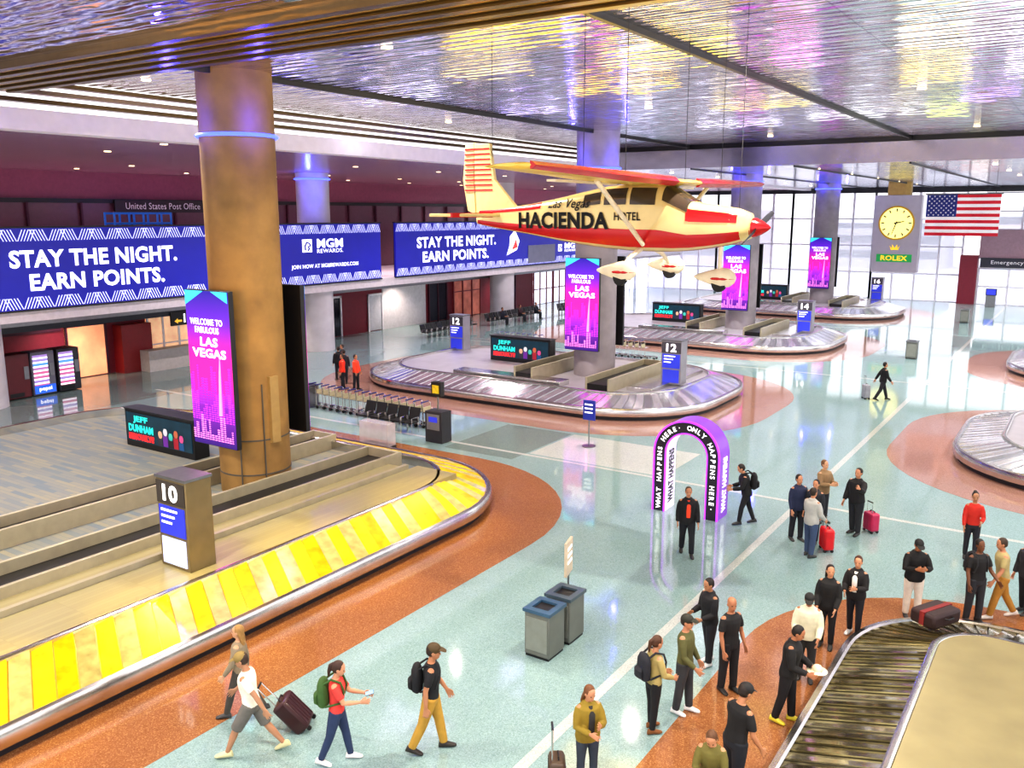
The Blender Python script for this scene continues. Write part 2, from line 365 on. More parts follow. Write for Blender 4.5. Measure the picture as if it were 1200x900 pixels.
column(-40.7,60,0,10.9,mConcW,label='round pale column passing behind the blue billboard',ring=False)
mPinkPanel,nt,bb=new('led_pink'); N=nt.nodes.new; L=nt.links.new
tc=N('ShaderNodeTexCoord'); sx=N('ShaderNodeSeparateXYZ'); L(tc.outputs['Object'],sx.inputs[0]); mr=N('ShaderNodeMapRange'); mr.inputs[2].default_value=4.3; L(sx.outputs[2],mr.inputs[0])
cr=N('ShaderNodeValToRGB'); el=cr.color_ramp.elements; el[0].color=hx('#2a0a66'); el[1].color=hx('#20108c')
for p,c in ((.25,'#6a1498'),(.45,'#d01c90'),(.6,'#b81890'),(.8,'#5a1ab4')):
    q=el.new(p); q.color=hx(c)
L(mr.outputs[0],cr.inputs[0]); L(cr.outputs[0],bb.inputs['Base Color']); L(cr.outputs[0],bb.inputs['Emission Color']); bb.inputs['Emission Strength'].default_value=1.1
mPinkL=M('#ff8ae0',.4,0,.2,3,1.1); mPurp=M('#8a2be0',.4,0,.1,3,1.0); mCyan=M('#3ad0e8',.4,0,.1,3,.9)
def banner(x,y,zb=2.14,face=-1,sc=1.0):
    e=thing('led_banner',(x,y,zb),'tall pink and purple illuminated banner on column' if face<0 else 'back of tall banner screen, black casing','banner',rot=0 if face<0 else math.pi)
    B().box(-.9,.9,0,.16,-.02,4.32,mBlack).obj('casing',e,bev=.01)
    B().box(-.89,.89,-.015,0,0,4.3,mPinkPanel).obj('screen',e)
    rnd=random.Random(3)
    for row,(z0,mt,hs_,st_) in enumerate(((1.15,mPurp,1.3,.07),(.7,M('#c83ae0',.4,0,.2,3,1.0),.9,.06),(.15,mPinkL,.75,.06))):
        xx=-.88; b=B()
        while xx<.82:
            w=rnd.uniform(.05,.14); h=rnd.uniform(.25,1.0)*hs_
            for k in range(int(h/st_)):
                b.box(xx,min(xx+w*.8,.88),-.022-.003*row,-.018-.003*row,z0+k*st_,z0+k*st_+st_*.5,mt)
            xx+=w+.015
        if row==0: b.tube([(.35,-.025,.9),(.4,-.025,2.1),(.42,-.025,2.5)],[.07,.035,.012],mPinkL,5)
        b.obj('skyline_picture',e)
    text('WELCOME TO\nFABULOUS',e,(-.05,-.03,3.35),FY,1.35,.4,mTxt,bold=.02)
    text('LAS\nVEGAS',e,(0,-.03,2.76),FY,1.4,.56,mTxt,bold=.03)
    for t in ([(-.88,-.03,4.3),(-.1,-.03,4.3),(-.88,-.03,3.9)],[(.88,-.03,4.3),(.2,-.03,4.3),(.88,-.03,4.0)]):
        b=B(); b.raw(t,[(0,1,2)],mCyan); b.obj('corner_pattern',e)
for y in CY:
    banner(-20,y-1.35); banner(-20,y+1.35,face=1)
# ================================================================ CAROUSELS
def rpath(hxx,hy,r):
    a,b_,q=2*(hxx-r),2*(hy-r),math.pi*r/2
    segs=[b_,q,a,q,b_,q,a,q]; Lt=sum(segs)
    cs=[(hxx-r,hy-r),(-hxx+r,hy-r),(-hxx+r,-hy+r),(hxx-r,-hy+r)]
    def at(s,d=0):
        s%=Lt; i=0
        while s>segs[i]: s-=segs[i]; i+=1
        k=i//2
        if i%2==0:
            ang=k*math.pi/2; n=V((math.cos(ang),math.sin(ang),0)); tg=V((-n.y,n.x,0))
            prev=cs[(k-1)%4]; p=V((prev[0],prev[1],0))+n*r+tg*s
        else:
            ang=k*math.pi/2+s/r; n=V((math.cos(ang),math.sin(ang),0)); p=V((*cs[k],0))+n*r
        return p-n*d
    return at,Lt,segs
def carousel(x0,x1,y0,y1,r,pm,isl,iz,label,skew=.35,rimz=.9,pitch=.46,gap=mDark,hi=.022,gw=.9):
    hxx,hy=(x1-x0)/2,(y1-y0)/2
    e=thing('baggage_carousel',((x0+x1)/2,(y0+y1)/2),label,'baggage carousel')
    at,Lt,segs=rpath(hxx,hy,r)
    ss=[];acc=0
    for i,L_ in enumerate(segs):
        n=12 if i%2 else 2
        ss+= [acc+L_*k/n+1e-4 for k in range(n)]; acc+=L_
    def sweep(prof,mt,name,lab=None,closed=False):
        R=[]
        for s in ss:
            R.append([at(s,d)+V((0,0,z)) for d,z in prof])
        b=B(); k=len(prof); n=len(R); vs=[p for q in R for p in q]; fs=[]
        for i in range(n):
            for j in range(k if closed else k-1):
                j2=(j+1)%k; i2=(i+1)%n
                fs.append((i*k+j,i2*k+j,i2*k+j2,i*k+j2))
        b.raw(vs,fs,mt); o=b.obj(name,e)
        if lab: o['label']=lab
    sweep([(.16,0),(.16,.2),(.3,.2),(.3,0)],mDark,'kick_plate',closed=True)
    sweep([(.14,.16),(.02,.18),(0,.22),(0,.46),(.04,.52),(.13,.53),(.17,.5),(.17,.4)],mSteel,'steel_bumper')
    n=int(Lt/pitch); b=B(); K=6
    for i in range(n):
        s0=i*Lt/n; w=Lt/n; mt=pm[i%len(pm)]; vs=[]; gs=[]
        for k in range(K+1):
            t=k/K; d=.17+t*1.33; z=.45+t*(rimz-.5); sk=skew*t
            vs+= [at(s0+sk,d)+V((0,0,z)),at(s0+w*.5*gw+sk,d)+V((0,0,z+hi*.5)),at(s0+w*gw+sk,d)+V((0,0,z+hi)),at(s0+w*gw+sk+.002,d)+V((0,0,z-.005))]
            gs+=[at(s0+w*gw+sk,d)+V((0,0,z-.005)),at(s0+w*1.0+sk,d)+V((0,0,z-.005))]
        fs=[]
        for k in range(K):
            for j in range(3): fs.append((k*4+j,k*4+j+1,k*4+5+j,k*4+4+j))
        b.raw(vs,fs,mt)
        b.raw(gs,[(k*2,k*2+1,k*2+3,k*2+2) for k in range(K)],gap)
    b.obj('belt_plates',e)
    sweep([(1.5,rimz-.12),(1.5,rimz+.01),(1.54,rimz+.03),(1.62,rimz+.03),(1.65,rimz),(1.65,iz-.05)],mSteel,'inner_rim')
    pts=[at(s,1.64) for s in ss]
    B().prism([(p.x,p.y) for p in pts],iz-.12,iz,isl).obj('island_top',e)
    return e
mIsl=M('#b0acb4',.35,.3,.12,1.2); mIslB=M('#968b62',.3,.3,.15,1.2)
c10=carousel(-34,-13.6,-2.4,22.4,4.2,[mYel,mYel2,mYel,mYel3,mYel2],mGrey,.62,'large baggage carousel with yellow-lit overlapping plates and grey island',skew=.7,pitch=.4,gap=M('#b08c10',.3,.5),hi=.045,gw=.93)
mGapG=M('#8a8a90',.3,.6)
CR=[mPl,mPl2]
c12=carousel(-32,-13.3,31.7,43.6,4.6,CR,mIsl,.8,'rounded steel baggage carousel with overlapping pale plates',gap=mGapG,skew=.5)
c14=carousel(-32,-13.3,52.4,64.4,4.6,CR,mIsl,.8,'rounded steel baggage carousel further down the hall',gap=mGapG,skew=.5)
c16=carousel(-32,-13.3,73.4,85.4,4.6,CR,mIsl,.8,'rounded steel baggage carousel near the glass end wall',gap=mGapG,skew=.5)
carousel(-3.7,13.6,30.2,42.2,4.4,CR,mIsl,.8,'rounded steel baggage carousel inside a rust terrazzo ring',gap=mGapG,skew=.5)
carousel(-3.7,13.6,51.2,63,4.4,CR,mIsl,.8,'rounded steel baggage carousel in the second row',gap=mGapG,skew=.5)
carousel(-3.3,13.6,-2.4,18.8,2.5,[mBr2,mBr3,mBr,mBr2],mIslB,.93,'baggage carousel with reflective ribbed plates and beige island top',skew=.12,pitch=.26,gap=M('#3a3528',.35,.5),hi=.035,gw=.88)
cx,cy=-23.8,10.0
b=B(); b.box(-16.7-cx,-15.22-cx,-2-cy,20.0-cy,.55,.93,mBeige); b.obj('shelf',c10,label='beige strip-topped shelf')
b=B(); b.box(-16.85-cx,-16.72-cx,-1-cy,19.6-cy,.6,1.06,mSide); b.obj('steel_divider',c10)
b=B(); b.box(-17.5-cx,-16.86-cx,-1-cy,19.6-cy,.6,.95,mBeige); b.obj('shelf',c10)
def trough(e,x0,x1,y0,y1,z0,z1,cx,cy):
    for q in ((x0-cx,x0+.1-cx,y0-cy,y1-cy),(x1-.1-cx,x1-cx,y0-cy,y1-cy),(x0+.1-cx,x1-.1-cx,y1-.1-cy,y1-cy)):
        B().box(*q,z0,z1,mSide).obj('conveyor_side',e,bev=.01)
    b=B(); b.box(x0+.1-cx,x1-.1-cx,y0+.02-cy,y1-.1-cy,z0,z1-.28,mBlack); b.obj('feed_belt',e)
trough(c10,-18.9,-17.5,-1,20.2,.6,1.2,cx,cy)
trough(c10,-22.2,-21.1,8,21.0,.6,1.1,cx,cy)
for e,y in ((c12,37.65),(c14,58.4),(c16,79.4)):
    trough(e,-22.45,-21.4,y-3.6,y+2.5,.8,1.45,-22.65,y); trough(e,-18.4,-17.2,y-4.0,y+2,.8,1.4,-22.65,y)
    b=B(); b.box(-3,3,-4.1,-3.2,.8,1.05,mSteel); b.obj('steel_ledge',e,bev=.02)
    b=B(); b.box(5.8,7,-3,3,.8,.98,mSteel); b.obj('steel_ledge',e,bev=.02)
mBoxB=M('#7e7050',.35,.4,.15,2); mBoxG=M('#9a97a0',.35,.5,.1,2); mScr=M('#2a34b0',.3,0,.1,2,.8); mScrL=M('#b9c4f0',.3,0,.3,6,.9)
def nbox(x,y,z,n,body,label,s=1.0,group=None):
    e=thing('carousel_number_sign',(x,y,z),label,'sign',group='carousel number signs')
    b=B(); b.box(-.5*s,.5*s,-.33,.33,0,2.0*s,body); b.obj('cabinet',e,bev=.02)
    B().box(-.47*s,.47*s,-.35,-.33,1.45*s,1.95*s,M('#3a3430' if n=='10' else '#46444e',.4)).obj('header_panel',e)
    B().box(-.43*s,.43*s,-.35,-.33,.75*s,1.4*s,mScr).obj('screen',e)
    B().box(-.4*s,.4*s,-.35,-.33,.08*s,.68*s,mScrL if n=='10' else mScr).obj('notice_panel',e)
    text(n,e,(0,-.355,1.7*s),FY,.5*s,.38*s,mTxt,bold=.03)
    b=B(); 
    for k in range(3): b.box(-.35*s,.2*s-.1*k,-.358,-.352,(1.28-k*.14)*s,(1.33-k*.14)*s,mTxt)
    b.obj('screen_lines',e)
    B().box(-.52*s,.52*s,-.35,.35,2.0*s,2.06*s,mSteelD).obj('top_cap',e)
    return e
nbox(-16.0,11.3,.93,'10',mBoxB,'brown-grey number cabinet reading 10 on the carousel shelf')
nbox(-15.6,36.9,.9,'12',mBoxG,'grey number cabinet reading 12 on the carousel island',.98)
nbox(-30.2,40.2,.8,'12',mBoxG,'grey number cabinet reading 12 at the carousel end',.98)
nbox(-15.6,58.4,.9,'14',mBoxG,'grey number cabinet reading 14 on the carousel island',.98)
nbox(-16.2,83.6,.9,'16',mBoxG,'grey number cabinet reading 16 on the carousel island',.98)
mAd=M('#0c2c3a',.3,0,.4,2,.7); mPinkT=M('#ff4a8a',.4,0,.05,3,1.2); mRedT=M('#ff2a2a',.4,0,.05,3,1.2); mTeal=M('#2ad8c8',.4,0,.05,3,1.1)
def adbox(x,y,z):
    e=thing('advert_screen',(x,y,z),'long low black advertising screen on the carousel island','screen',group='low advertising screens')
    B().box(-1.85,1.85,-.02,.55,0,1.3,mBlack).obj('casing',e,bev=.02)
    B().box(-1.75,1.75,-.04,-.02,.22,1.2,mAd).obj('screen',e)
    text('JEFF',e,(-.95,-.05,.98),FY,.8,.26,mTeal,bold=.03); text('DUNHAM',e,(-.95,-.05,.68),FY,1.35,.26,mTeal,bold=.03); text('SERIOUSLY!?',e,(-.95,-.05,.38),FY,1.4,.22,mRedT,bold=.03)
    for i in range(5):
        xx=.1+i*.28; b=B(); b.ball((xx,-.045,.62+.12*(i%2)),(.11,.01,.14),M(['#d8a080','#c8c8d0','#40b0a0','#b06040','#c04a80'][i],.5,0,.1,3,.5),8,6); b.box(xx-.12,xx+.12,-.055,-.045,.25,.49+.12*(i%2),M(['#30303c','#6a2a90','#202020','#a02030','#205080'][i],.5,0,.1,3,.4)); b.obj('printed_figure',e)
    b=B(); b.box(-1.9,1.9,-.05,.57,1.3,1.34,mDark); b.obj('top_edge',e); return e
adbox(-25.6,17.3,.62); adbox(-24.8,38.2,.8); adbox(-25,59.2,.8); adbox(-25,80,.8)
# ================================================================ AIRPLANE
PX,PY,PZ=-7.66,17.0,9.06
pl=thing('airplane',(PX,PY,PZ),'small pale yellow high-wing propeller airplane with red trim hanging by cables','airplane')
pl.scale=(.86,1,1)
mPY=M('#e2cb8e',.2,.15,.12,1.5); mPR=M('#c01820',.25,.1,.06,2); mPW=M('#e8dcc0',.3); mPG=M('#4a4038',.06,.3)
stn=[(2.36,.1,-.72,-.94),(2.25,.3,-.55,-1.06),(1.95,.44,-.46,-1.15),(1.5,.48,-.4,-1.23),(1.0,.52,-.34,-1.29),(.62,.53,-.14,-1.32),(.3,.53,.02,-1.33),(-.5,.53,.04,-1.33),(-1.2,.5,.01,-1.29),(-1.9,.43,-.1,-1.23),(-2.6,.34,-.22,-1.15),(-3.5,.24,-.35,-1.03),(-4.6,.13,-.46,-.9),(-5.3,.05,-.5,-.8)]
def sec(x):
    if x>=stn[0][0]: return stn[0][1:]
    for a,b_ in zip(stn,stn[1:]):
        if x>=b_[0]:
            t=(a[0]-x)/(a[0]-b_[0]); return tuple(a[i]+(b_[i]-a[i])*t for i in (1,2,3))
    return stn[-1][1:]
def fp(x,ang,off=0):
    w,t,bt=sec(x); c=math.cos(ang); s_=math.sin(ang); p=.62
    cy_,h=(t+bt)/2,(t-bt)/2
    return V((x,(w+off)*math.copysign(abs(c)**p,c),cy_+(h+off)*math.copysign(abs(s_)**p,s_)))
b=B(); b.rings([[fp(s_[0],2*math.pi*j/32) for j in range(32)] for s_ in stn],mPY); b.obj('fuselage',pl)
def patch(x0,x1,a0,a1,mt,name,off=.012,nx=10,na=8,lab=None):
    for sg in (1,-1):
        b=B(); vs=[];fs=[]
        for i in range(nx+1):
            for j in range(na+1):
                x=x0+(x1-x0)*i/nx
                a=rad(a0+(a1-a0)*j/na); p=fp(x,a,off); p.y*=sg; vs.append(p)
        for i in range(nx):
            for j in range(na): k=i*(na+1)+j; fs.append((k,k+1,k+na+2,k+na+1))
        b.raw(vs,fs,mt)
        o=b.obj(name,pl)
        if lab:o['label']=lab
patch(.98,.36,22,89.9,mPG,'windshield',lab='curved dark windshield')
patch(.2,-.45,12,52,mPG,'cabin_window'); patch(-.55,-1.15,12,52,mPG,'cabin_window'); patch(-1.25,-1.75,14,44,mPG,'cabin_window')
patch(2.32,-5.25,-52,-10,mPR,'red_stripe',nx=40,off=.008)
patch(2.1,.95,4,34,mPR,'red_stripe',nx=12,off=.008); patch(-3.1,-5.2,24,60,mPR,'red_stripe',nx=20,off=.008)
patch(2.3,-5.2,-90,-76,mPR,'belly_panel',nx=40,off=.004)
def fuz(x0,z0):
    def f(p):
        x=x0+p.x; z=z0+p.y; w,t,bt=sec(x); cy_,h=(t+bt)/2,(t-bt)/2
        q=min(.98,abs((z-cy_)/h)); ang=math.asin(q**(1/.62)) if q>0 else 0
        y=(w)*abs(math.cos(ang))**.62+.025
        return V((x,-y-.0,z))
    return f
text('HACIENDA',pl,(0,0,0),(0,0,0),2.8,.36,mBlack,fn=fuz(-2.4,-.71),bold=.04)
text('HOTEL',pl,(0,0,0),(0,0,0),.7,.17,mBlack,fn=fuz(-.5,-.62),bold=.02)
text('Las Vegas',pl,(0,0,0),(0,0,0),1.3,.26,mBlack,fn=fuz(-2.2,-.38),bold=.015,shear=.3)
def wing(ys,prof,mt,name):
    b=B(); R=[]
    for (y,c,xo,z) in ys:
        n=20; r=[]
        for j in range(n):
            t=2*math.pi*j/n; xx=.5*math.cos(t); th=.048*math.sin(t)*(1.25-.6*(0.5-xx)) 
            r.append((xo+xx*c,y,z+th*c*prof))
        R.append(r)
    b.rings(R,mt); return b.obj(name,pl)
wing([(-5.5,.5,-.1,.17),(-5.42,1.1,-.05,.16),(-4,1.32,0,.12),(-2.6,1.6,0,.08),(-.5,1.65,0,.05),(.5,1.65,0,.05),(2.6,1.6,0,.08),(4,1.32,0,.12),(5.42,1.1,-.05,.16),(5.5,.5,-.1,.17)],1.0,M('#ecca5c',.2,.1,.12,1.5),'wing')
for sg in (1,-1):
    b=B(); R=[]
    for (y,c,z) in ((5.44,1.1,.16),(4,1.32,.12),(2.6,1.6,.08),(.6,1.65,.05)):
        xo=-.05 if y>5 else 0
        R.append([(xo+.5*c+.012,sg*y,z),(xo+.44*c,sg*y,z+.05*c),(xo+.4*c,sg*y,z+.06*c),(xo+.4*c,sg*y,z-.052*c),(xo+.44*c,sg*y,z-.045*c)])
    b.rings(R,mPR); b.obj('leading_edge_stripe',pl)
    b=B(); b.tube([(-.1,sg*.48,-1.18),(-.0,sg*2.7,.02)],.05,mPW,8); b.obj('wing_strut',pl)
    b=B(); b.box(-.85,-.62,.8 if sg>0 else -3.2,3.2 if sg>0 else -.8,-.0,.04,mPW); b.obj('flap',pl)
def fin(pts,th,mt,name,vert=True):
    b=B()
    if vert: b.rings([[(x,-th,z) for x,z in pts],[(x,th,z) for x,z in pts]],mt)
    else: b.rings([[(x,y,-.6-th) for x,y in pts],[(x,y,-.6+th) for x,y in pts]],mt)
    return b.obj(name,pl,bev=.015)
mTail=M('#d8c48c',.3)
fin([(-4.0,-.42),(-4.7,.2),(-4.85,1.0),(-5.35,1.02),(-5.35,.2),(-5.3,-.55)],.05,mTail,'tail_fin')
fin([(-5.36,1.04),(-5.38,.2),(-5.32,-.6),(-5.6,-.5),(-5.75,.2),(-5.65,1.04)],.04,mTail,'rudder')
for k in range(9):
    z=-.05+k*.115; b=B(); b.box(-5.66,-4.86+.1*(1-k/8),-.06,.06,z,z+.035,mPR); b.obj('tail_stripe',pl)
for sg in (1,-1):
    o=fin([(-4.45,sg*.08),(-4.75,sg*1.65),(-5.0,sg*1.75),(-5.4,sg*1.7),(-5.45,sg*.1)][::sg],.035,mPY,'stabilizer',False)
    b=B(); b.box(-4.85,-4.7,min(sg*.1,sg*1.65),max(sg*.1,sg*1.65),-.65,-.55,mPR); b.obj('stabilizer_stripe',pl)
def pant(x,y,z):
    b=B(); 
    R=[]
    for t,r in ((-.62,.02),(-.5,.07),(-.2,.15),(.05,.2),(.25,.18),(.36,.1),(.4,.02)):
        R.append([(x+t,y+.5*r*math.cos(a),z+.04+r*math.sin(a)) for a in [2*math.pi*j/16 for j in range(16)]])
    b.rings(R,mPW); b.obj('wheel_fairing',pl)
    b=B(); b.ball((x+.05,y,z+.02),(.35,.108,.06),mPR,14,8); b.obj('fairing_stripe',pl)
    b=B(); b.tube([(x,y-.055,z-.08),(x,y+.055,z-.08)],.17,mRubber,18); b.obj('tire',pl)
pant(-.25,-1.2,-1.72); pant(-.25,1.2,-1.72); pant(1.6,0,-1.86)
for sg in (1,-1):
    b=B(); b.tube([(-.25,sg*.3,-1.28),(-.25,sg*.8,-1.42),(-.25,sg*1.2,-1.66)],[.06,.05,.04],mPW,8); b.obj('gear_leg',pl)
b=B(); b.tube([(1.6,0,-1.18),(1.6,0,-1.75)],.045,mPW,8); b.obj('gear_leg',pl)
b=B(); b.tube([(2.34,0,-.83),(2.42,0,-.83),(2.55,0,-.83),(2.68,0,-.83),(2.74,0,-.83)],[.19,.18,.13,.06,.01],mPR,16); b.obj('spinner',pl)
for sg in (1,-1):
    b=B(); R=[]
    for t in (0.05,.3,.6,.85,.93):
        w=.06+.04*math.sin(t*2.6); tw=.9-.6*t; c_,s_=math.cos(tw),math.sin(tw)
        d=V((0,math.sin(1.25),math.cos(1.25)))*sg; l=V((0,d.z,-d.y))
        p=V((2.45,0,-.83))+d*t
        R.append([p+l*w*s_+V((w*c_*.4,0,0)),p+V((.015,0,0)),p-l*w*s_-V((w*c_*.4,0,0)),p-V((.015,0,0))])
    b.rings(R,mDark); b.obj('propeller_blade',pl)
for x,y,z in ((.5,-2.4,.12),(.5,2.4,.12),(-.5,-2.4,.12),(-.5,2.4,.12),(2,0,-.46),(-4.8,0,.3)):
    b=B(); b.tube([(x,y,z),(x,y,12.2-PZ)],.008,mDark,5); b.obj('suspension_cable',pl)
# ================================================================ FLAG / CLOCK
e=thing('flag',(-8.0,67.0,7.0),'large hanging flag with red and white stripes and blue canton','flag')
b=B(); W=4.5; Hf=2.75
def fy(x): return .07*math.sin(x*2.6)
def sheet(x0,x1,z0,z1,mt,off=0):
    n=14; vs=[];fs=[]
    for i in range(n+1):
        x=x0+(x1-x0)*i/n; vs+=[(x,fy(x)-off,z0),(x,fy(x)-off,z1)]
    for i in range(n): fs.append((i*2,i*2+2,i*2+3,i*2+1))
    b.raw(vs,fs,mt)
for i in range(13): sheet(-W/2,W/2,Hf*i/13,Hf*(i+1)/13,M('#d01830',.6,0,.05,3,.1) if i%2==0 else M('#f2eef0',.6,0,.05,3,.15))
b.obj('stripes',e)
b=B(); sheet(-W/2,-W/2+1.9,Hf*6/13,Hf,M('#1c2a7a',.6,0,.05,3,.1),.015); b.obj('canton',e)
b=B()
for r in range(9):
    for c_ in range(6 if r%2==0 else 5):
        x=-W/2+.17+c_*.31+(0 if r%2==0 else .155); z=Hf*6/13+.12+r*.155
        pts=[(x+(.075 if k%2==0 else .03)*math.sin(k*math.pi/5),fy(x)-.03,z+(.075 if k%2==0 else .03)*math.cos(k*math.pi/5)) for k in range(10)]
        b.raw(pts,[tuple(range(10))],mWhite)
b.obj('star_field',e)
b=B(); b.tube([(-W/2-.1,0,Hf+.03),(W/2+.1,0,Hf+.03)],.05,mSteelD,8); b.obj('flag_pole',e)
for x in (-1.9,1.9):
    b=B(); b.tube([(x,0,Hf),(x,0,4.0)],.015,mDark,5); b.obj('flag_cable',e)
e=thing('clock_tower',(-14.5,80.5,3.6),'grey square hanging sign with gold clock and crown emblem','clock')
B().box(-1.85,1.85,0,.9,0,6.4,M('#a09aa6',.35,.1,.06,2,.25)).obj('sign_body',e,bev=.03)  # emission added to lift the shaded panel, not a lamp
mGoldE=M('#f0c830',.3,.3,.15,2,.7)
b=B(); b.box(-.9,.9,.1,.8,6.4,7.4,M('#c0a05a',.5)); b.obj('hanging_post',e)
def disc(cx,cz,r,y0,y1,mt,n=40):
    b=B(); b.rings([[(cx+r*math.cos(2*math.pi*j/n),y,cz+r*math.sin(2*math.pi*j/n)) for j in range(n)] for y in (y0,y1)],mt); return b
disc(0,4.1,1.42,-.12,0,M('#b8922a',.3,.5,.1,2,.2)).obj('clock_rim',e); disc(0,4.1,1.28,-.15,-.12,M('#fff08c',.4,0,.05,2,1.0)).obj('clock_face',e)
b=B()
for k in range(12):
    a=k*math.pi/6; s_,c_=math.sin(a),math.cos(a)
    b.raw([(s_*.95-c_*.05,-.17,4.1+c_*.95+s_*.05),(s_*1.2-c_*.05,-.17,4.1+c_*1.2+s_*.05),(s_*1.2+c_*.05,-.17,4.1+c_*1.2-s_*.05),(s_*.95+c_*.05,-.17,4.1+c_*.95-s_*.05)],[(0,1,2,3)],mDark)
b.obj('hour_marks',e)
for a,l,w,n_ in ((rad(77),.65,.07,'hour_hand'),(rad(198),1.0,.05,'minute_hand')):
    b=B(); b.tube([(-.15*math.sin(a),-.2,4.1-.15*math.cos(a)),(l*math.sin(a),-.2,4.1+l*math.cos(a))],[w,w*.4],mBlack,6); b.obj(n_,e)
b=B(); crown=[(-.28,1.85),(-.42,2.24),(-.21,2.0),(-.2,2.34),(0,2.02),(.2,2.34),(.21,2.0),(.42,2.24),(.28,1.85)]
b.raw([(x,-.03,z) for x,z in crown]+[(0,-.03,1.88)],[(0,1,2,9),(2,3,4,9),(4,5,6,9),(6,7,8,9)],mGoldE); b.obj('crown_emblem',e)
B().box(-1.4,1.4,-.02,0,.85,1.5,M('#1f9a50',.4,0,.1,2,.4)).obj('green_strip',e)
text('ROLEX',e,(0,-.04,1.18),FY,2.1,.42,mGoldE,bold=.03)
# ================================================================ ARCH
ar=thing('photo_arch',(-9.15,22.75),'free-standing black and purple arch covered in white lettering','arch')
mArcP=M('#b43af0',.3,0,.1,2,1.1); mArcB=M('#1c1424',.35); Wo,Wi,Ht=.98,.62,1.78
def archring(ro,ri,y0,y1,mt,zt=Ht,n=24):
    o=[(ro,0)]+[(ro*math.cos(math.pi*k/n),zt+ro*math.sin(math.pi*k/n)) for k in range(n+1)]+[(-ro,0)]
    i_=[(ri,0)]+[(ri*math.cos(math.pi*k/n),zt+ri*math.sin(math.pi*k/n)) for k in range(n+1)]+[(-ri,0)]
    b=B(); vs=[];fs=[]
    for (a,c_) in zip(o,i_): vs+=[(a[0],y0,a[1]),(c_[0],y0,c_[1]),(c_[0],y1,c_[1]),(a[0],y1,a[1])]
    m=len(o)
    for k in range(m-1):
        for j in range(4): fs.append((k*4+j,k*4+4+j,k*4+4+(j+1)%4,k*4+(j+1)%4))
    fs.append((0,1,2,3)); fs.append(tuple((m-1)*4+j for j in (3,2,1,0)))
    return b.raw(vs,fs,mt)
archring(Wo,Wi,0,.75,mArcB).obj('arch_body',ar)
archring(Wo+.02,Wo-.03,-.02,.03,mArcP).obj('outer_light_strip',ar); archring(Wi+.025,Wi-.012,-.02,.03,mArcP).obj('inner_light_strip',ar)
archring(Wo+.015,Wo-.01,.05,.77,M('#7a3ab8',.35,0,.1,2,.5)).obj('outer_cladding',ar)
archring(Wi,Wi-.01,.05,.72,M('#e8dcf4',.4,0,.05,3,.4)).obj('inner_lining',ar)
msg='WHAT HAPPENS HERE, ONLY HAPPENS HERE. '; chars=list(msg)
rm=(Wo+Wi)/2; Lp=2*(Ht-.1)+math.pi*rm; step=Lp/len(chars); LL=Ht-.1
for k,ch in enumerate(chars):
    if ch==' ': continue
    s_=(k+.5)*step
    if s_<LL: x,z,a=-rm,.1+s_,rad(90)
    elif s_<LL+math.pi*rm:
        t=math.pi-(s_-LL)/rm; x,z,a=rm*math.cos(t),Ht+rm*math.sin(t),t-math.pi/2
    else: x,z,a=rm,Ht-(s_-LL-math.pi*rm),rad(-90)
    o=text(ch,ar,(x,-.012,z),(rad(90),0,0),None,.14 if ch not in ',.' else .04,mTxt,bold=.02)
    o.rotation_euler=(Matrix.Rotation(rad(90),3,'X')@Matrix.Rotation(a,3,'Z')).to_euler()
RV=(Matrix.Rotation(rad(90),3,'Z')@Matrix.Rotation(rad(90),3,'X')@Matrix.Rotation(rad(90),3,'Z')).to_euler()
o=text('WHAT HAPPENS',ar,(-Wi+.015,.4,1.0),FX,1.6,.36,mArcB,bold=.03); o.rotation_euler=RV
o=text('WHAT HAPPENS',ar,(Wo+.03,.4,1.0),FX,1.6,.3,mTxt,bold=.03); o.rotation_euler=RV
# ================================================================ SMALL FURNITURE
def bin_(x,y,top,label,s=1.0,rot=0):
    e=thing('trash_bin',(x,y),label,'trash bin',rot=rot)
    mb=M('#6e706a',.4,.3,.1,3)
    B().box(-.3*s,.3*s,-.32*s,.32*s,.05,1.0*s,mb).obj('bin_body',e,bev=.02)
    b=B(); b.box(-.26*s,.26*s,-.335*s,-.32*s,.15,.9*s,M('#8a8c84',.4,.4)); b.obj('bin_door',e,bev=.005)
    b=B(); 
    for q in ((-.33*s,.33*s,-.35*s,-.2*s),(-.33*s,.33*s,.2*s,.35*s),(-.33*s,-.2*s,-.2*s,.2*s),(.2*s,.33*s,-.2*s,.2*s)): b.box(*q,1.0*s,1.07*s,top)
    b.box(-.2*s,.2*s,-.2*s,.2*s,.98*s,1.02*s,mBlack); b.obj('bin_lid',e)
    b=B(); b.box(-.28*s,.28*s,-.3*s,.3*s,0,.05,mBlack); b.obj('bin_base',e); return e
bin_(-8.3,13.7,M('#35536c',.4),'grey recycling bin with muted blue top',.93); bin_(-8.3,14.5,M('#43525c',.4),'grey trash bin with dark top beside recycling bin',.93)
for q in ((-8.71,56.34),(-8.37,77.6)): bin_(*q,mSteelD,'slim grey metal trash bin on open floor')
def stand(x,y,h,pw,ph,mt,label,rot=0,txt=None):
    e=thing('sign_stand',(x,y),label,'sign stand',rot=rot)
    b=B(); b.cyl(0,0,0,.03,.25,mSteelD,24); b.tube([(0,0,.03),(0,0,h-ph)],.025,mSteelD,8); b.obj('stand_pole',e)
    B().box(-pw/2,pw/2,-.03,.03,h-ph,h,mt).obj('sign_panel',e,bev=.01)
    b=B()
    for k in range(3): b.box(-pw*.35,pw*.3,-.036,-.03,h-ph*(.25+.2*k),h-ph*(.18+.2*k),mTxt)
    b.obj('printed_lines',e)
stand(-8.72,15.35,1.72,.5,.75,M('#c8b8a0',.4),'white-framed sign panel on a pole beside trash bins',rot=rad(105))
